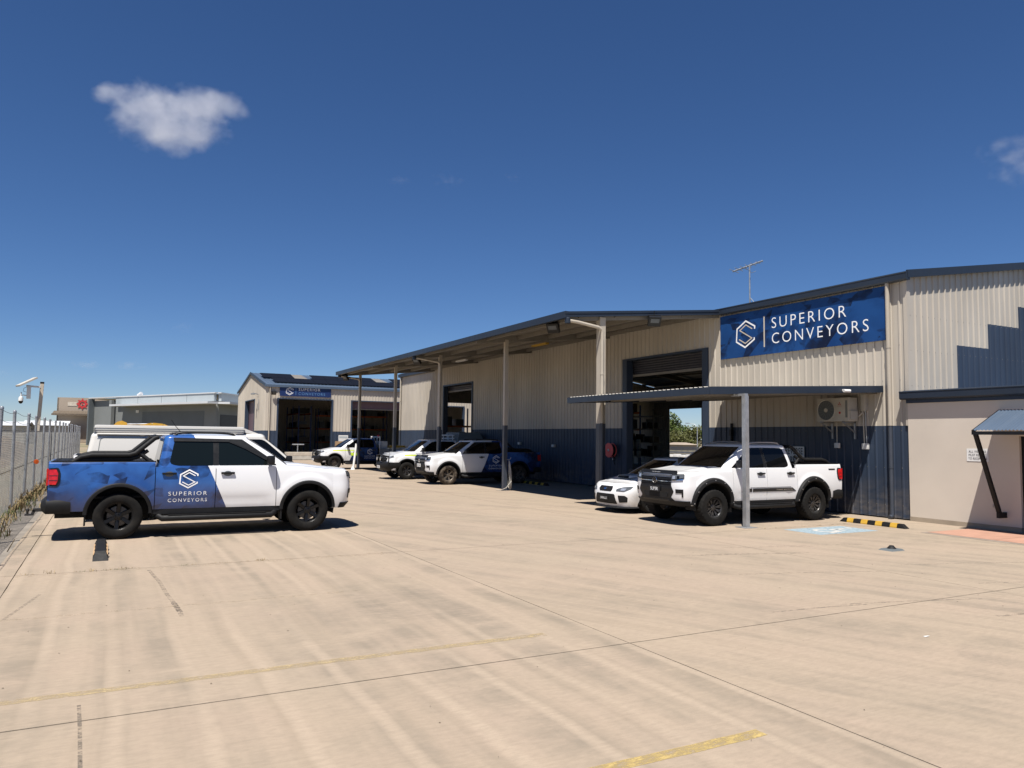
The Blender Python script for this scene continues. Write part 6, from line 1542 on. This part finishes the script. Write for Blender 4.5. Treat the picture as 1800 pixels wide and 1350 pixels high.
# ---- white sports sedan beneath the carport
P = dict(PICKUP, kind='sedan', xa=(1.325, -1.325), Rw=.325, tw=.24, rimr=.225, Ra=.375, archz=.325, track=.77, W=.895, zw=.60, tuck=.06, tumb=.05, xt=.9, taper=.05, xrt=-1.4, hip=.03,
    x0=1.74, xn=[(.17, 2.16), (.30, 2.22), (.45, 2.23), (.62, 2.19), (.72, 2.12), (.78, 2.04)], nexp=2.35, zlo=.26, belt=.93, tail=-2.20, cabgap=-.98, dgap=-.02, fgap=.93, deck=[(-2.2, .98), (-1.5, 1.0), (-.9, .945)],
    zt=[(.9, .945), (1.3, .89), (1.74, .78)], crown=.045, zb=.89, zr=1.37, peak=1.465, xf=(1.12, .22), xr=(-1.62, -.72), ch=(.855, .60), bf=(.16, .12), nlo=.18, paint='white_paint', style='multi', rim='rim_dark', mirk=.8, cowl=.75, dz=0, rin=.16)
I = make_vehicle('sports_sedan', 'low white sports sedan with bonnet scoop beside the lifted white pickup', 'car', (14.12, 17.05, 0), math.pi, P)
N = lambda nm, poly, mat, off=.006, th=.01, cuts=3, par=None: patch(poly, 'x', I['nb'], off, th, 1, cuts).build(nm, mat, par or I['nose'], 35)
gr_ = N('grille', roundpoly([(-.30, .62), (-.25, .56), (.25, .56), (.30, .62), (.27, .70), (-.27, .70)], .02), 'black')
N('emblem', [(.06 * math.cos(2 * math.pi * k / 16), .632 + .028 * math.sin(2 * math.pi * k / 16)) for k in range(16)], 'chrome', .016, .006, 0, gr_)
N('lower_intake', roundpoly([(-.48, .24), (.48, .24), (.40, .50), (-.40, .50)], .04), 'black', .007, .012)
for s_ in (1, -1):
    f = (lambda p: p) if s_ > 0 else mirror
    h = N('headlight', f(roundpoly([(.44, .585), (.68, .575), (.80, .64), (.82, .715), (.62, .69), (.46, .64)], .015)), 'lens', .012, .01); N('lamp_unit', f([(.58, .60), (.70, .60), (.72, .66), (.60, .66)]), 'lamp_clear', .018, .004, 1, h)
    N('fog_recess', f(roundpoly([(.55, .28), (.74, .30), (.76, .42), (.70, .47), (.52, .47)], .015)), 'black', .007, .01)
MB().grid([[(x, y, z) for x, y, z in ((1.75, -.90, .16), (1.98, -.82, .15), (2.2, -.5, .14), (2.27, 0, .14), (2.2, .5, .14), (1.98, .82, .15), (1.75, .90, .16))], [(1.75, -.86, .19), (1.92, -.78, .19), (2.12, -.46, .19), (2.18, 0, .19), (2.12, .46, .19), (1.92, .78, .19), (1.75, .86, .19)]]).build('front_splitter', 'black_trim', I['root'])
sc_ = MB(); sc_.add([(1.62, -.27, .90), (1.62, .27, .90), (1.58, .25, .965), (1.58, -.25, .965), (1.05, -.30, .955), (1.05, .30, .955), (1.2, .2, 1.0), (1.2, -.2, 1.0)], [(3, 2, 6, 7), (7, 6, 5, 4), (0, 3, 7, 4), (2, 1, 5, 6)]); so = sc_.build('bonnet_scoop', 'white_paint', I['root'])
MB().add([(1.615, -.245, .905), (1.615, .245, .905), (1.582, .23, .955), (1.582, -.23, .955)], [(0, 1, 2, 3)]).build('scoop_opening', 'black', so)
p = MB().box(2.235, 2.247, -.19, .19, .335, .43).build('number_plate', 'ink', I['root']); lay(text_mesh('5MALL5', .28, .06, 1), lambda u, v: (2.251, -.14 + u, .352 + v), 'plate_lettering', 'letter', p)
for s_ in (1, -1): MB().box(-2.23, -2.19, min(s_ * .5, s_ * .84), max(s_ * .5, s_ * .84), .72, .88).build('tail_light', 'tail_red', I['root'])

# ---- white camper van behind the blue pickup
P = dict(PICKUP, kind='van', xa=(1.72, -1.50), Rw=.35, tw=.23, rimr=.20, Ra=.42, archz=.36, track=.80, W=.95, zw=.9, tuck=.05, tumb=.02, xt=1.2, taper=.06, xrt=-2.0, hip=0,
    x0=2.17, xn=[(.35, 2.50), (.6, 2.60), (.9, 2.60), (1.05, 2.52), (1.2, 2.40)], nexp=2.7, zlo=.40, belt=1.20, tail=-2.55, cabgap=-.4, dgap=.45, fgap=1.45,
    zt=[(1.4, 1.2), (1.8, 1.16), (2.17, 1.08)], crown=.06, zb=1.15, zr=1.86, peak=2.0, xf=(2.22, 1.40), xr=(-2.55, -2.42), ch=(.93, .80), bf=(.16, .14), nlo=.36, paint='pearl_paint', panel_van=True, style='steel', glass='glass', cowl=1.3, nohandle=True, apil=.03, mirx=1.80, mirk=1.3)
I = make_vehicle('camper_van', 'cream white camper van with pop top roof behind the blue wrapped pickup', 'van', (2.12, 19.95, 0), 0, P)
r = I['root']
pt = MB(); pt.box(-2.36, .80, -.79, .79, 1.955, 2.13, .04); pt.add([(.78, -.72, 2.0), (.78, .72, 2.0), (.78, .70, 2.11), (.78, -.70, 2.11), (1.22, -.62, 1.95), (1.22, .62, 1.95)], [(3, 2, 5, 4), (0, 3, 4), (1, 5, 2)]); pto = pt.build('pop_top', 'pearl_paint', r, 35)
MB().box(-2.38, .82, -.797, .797, 2.012, 2.020).build('seal', 'grey_bld', pto); MB().box(-2.38, .82, -.797, .797, 2.062, 2.068).build('seal', 'offwhite', pto)
aw_ = MB(); aw_.tube([(-2.30, -.815, 1.925), (.60, -.815, 1.925)], .022, 10); aw_.box(-2.30, .60, -.815, -.76, 1.91, 1.95); awo = aw_.build('awning_case', 'pearl_paint', r, 50); MB().box(-2.32, .62, -.842, -.834, 1.902, 1.908).build('seal', 'bark', awo)
for x in (-1.4, .6): MB().box(x - .05, x + .05, -.83, -.76, 1.89, 1.935).build('mount', 'offwhite', awo)
for s_ in (1, -1):
    patch(roundpoly([(-2.28, 1.26), (-.52, 1.26), (-.52, 1.83), (-2.22, 1.83)], .07, 4), 'y', I['cb'], .010, .006, s_, 4).build('side_panel', 'pearl_paint', I['cab'], 40)
    patch(roundpoly([(-2.30, 1.24), (-.50, 1.24), (-.50, 1.85), (-2.24, 1.85)], .08, 4), 'y', I['cb'], .003, 0, s_, 4).build('panel_gasket', 'grey_bld', I['cab'], 40)
    patch(roundpoly([(-.44, 1.26), (.34, 1.26), (.34, 1.83), (-.44, 1.83)], .05, 4), 'y', I['cb'], .006, .004, s_, 3).build('sliding_door_panel', 'pearl_paint', I['cab'], 40)

# ---- small excavator behind the van, only its boom tops show
ex = thing('mini_excavator', 'yellow excavator whose boom tops show above the camper van', 'excavator', (1.6, 40, 0))
for s_ in (1, -1):
    m = MB(); m.box(.4, 2.6, 40 + s_ * .75 - .22, 40 + s_ * .75 + .22, 0, .55, .15); m.build('track', 'rubber', ex, 40)
MB().box(.7, 2.4, 39.3, 40.7, .62, 1.55, .12).build('body', 'yellow', ex, 40); MB().box(1.7, 2.35, 39.45, 40.1, 1.5, 1.9, .05).build('engine_cover', 'yellow', ex, 40)
pts = [(3.0, 40, 1.9), (2.75, 40, 2.12), (2.35, 40, 2.30), (1.9, 40, 2.34), (1.5, 40, 2.25), (1.1, 40, 2.1)]
bo2 = MB()
for a, b in zip(pts, pts[1:]): bo2.bar(a, b, .2, .24)
bo2.build('boom', 'yellow', ex); MB().prism([(.25, 2.3), (.42, 2.48), (.62, 2.53), (.82, 2.44), (.85, 2.3)], 39.9, 40.1, 'xz').build('linkage', 'yellow', ex)
MB().bar((.55, 40, 2.4), (.9, 40, 1.2), .16, .2).build('stick', 'yellow', ex); MB().tube([(.8, 40, 2.36), (2.0, 40, 2.40)], .04, 8).build('ram', 'steel', ex, 50)
MB().prism([(.75, .6), (1.1, .6), (1.2, 1.1), (.85, 1.25), (.65, 1.0)], 39.7, 40.3, 'xz').build('bucket', 'rim_dark', ex)
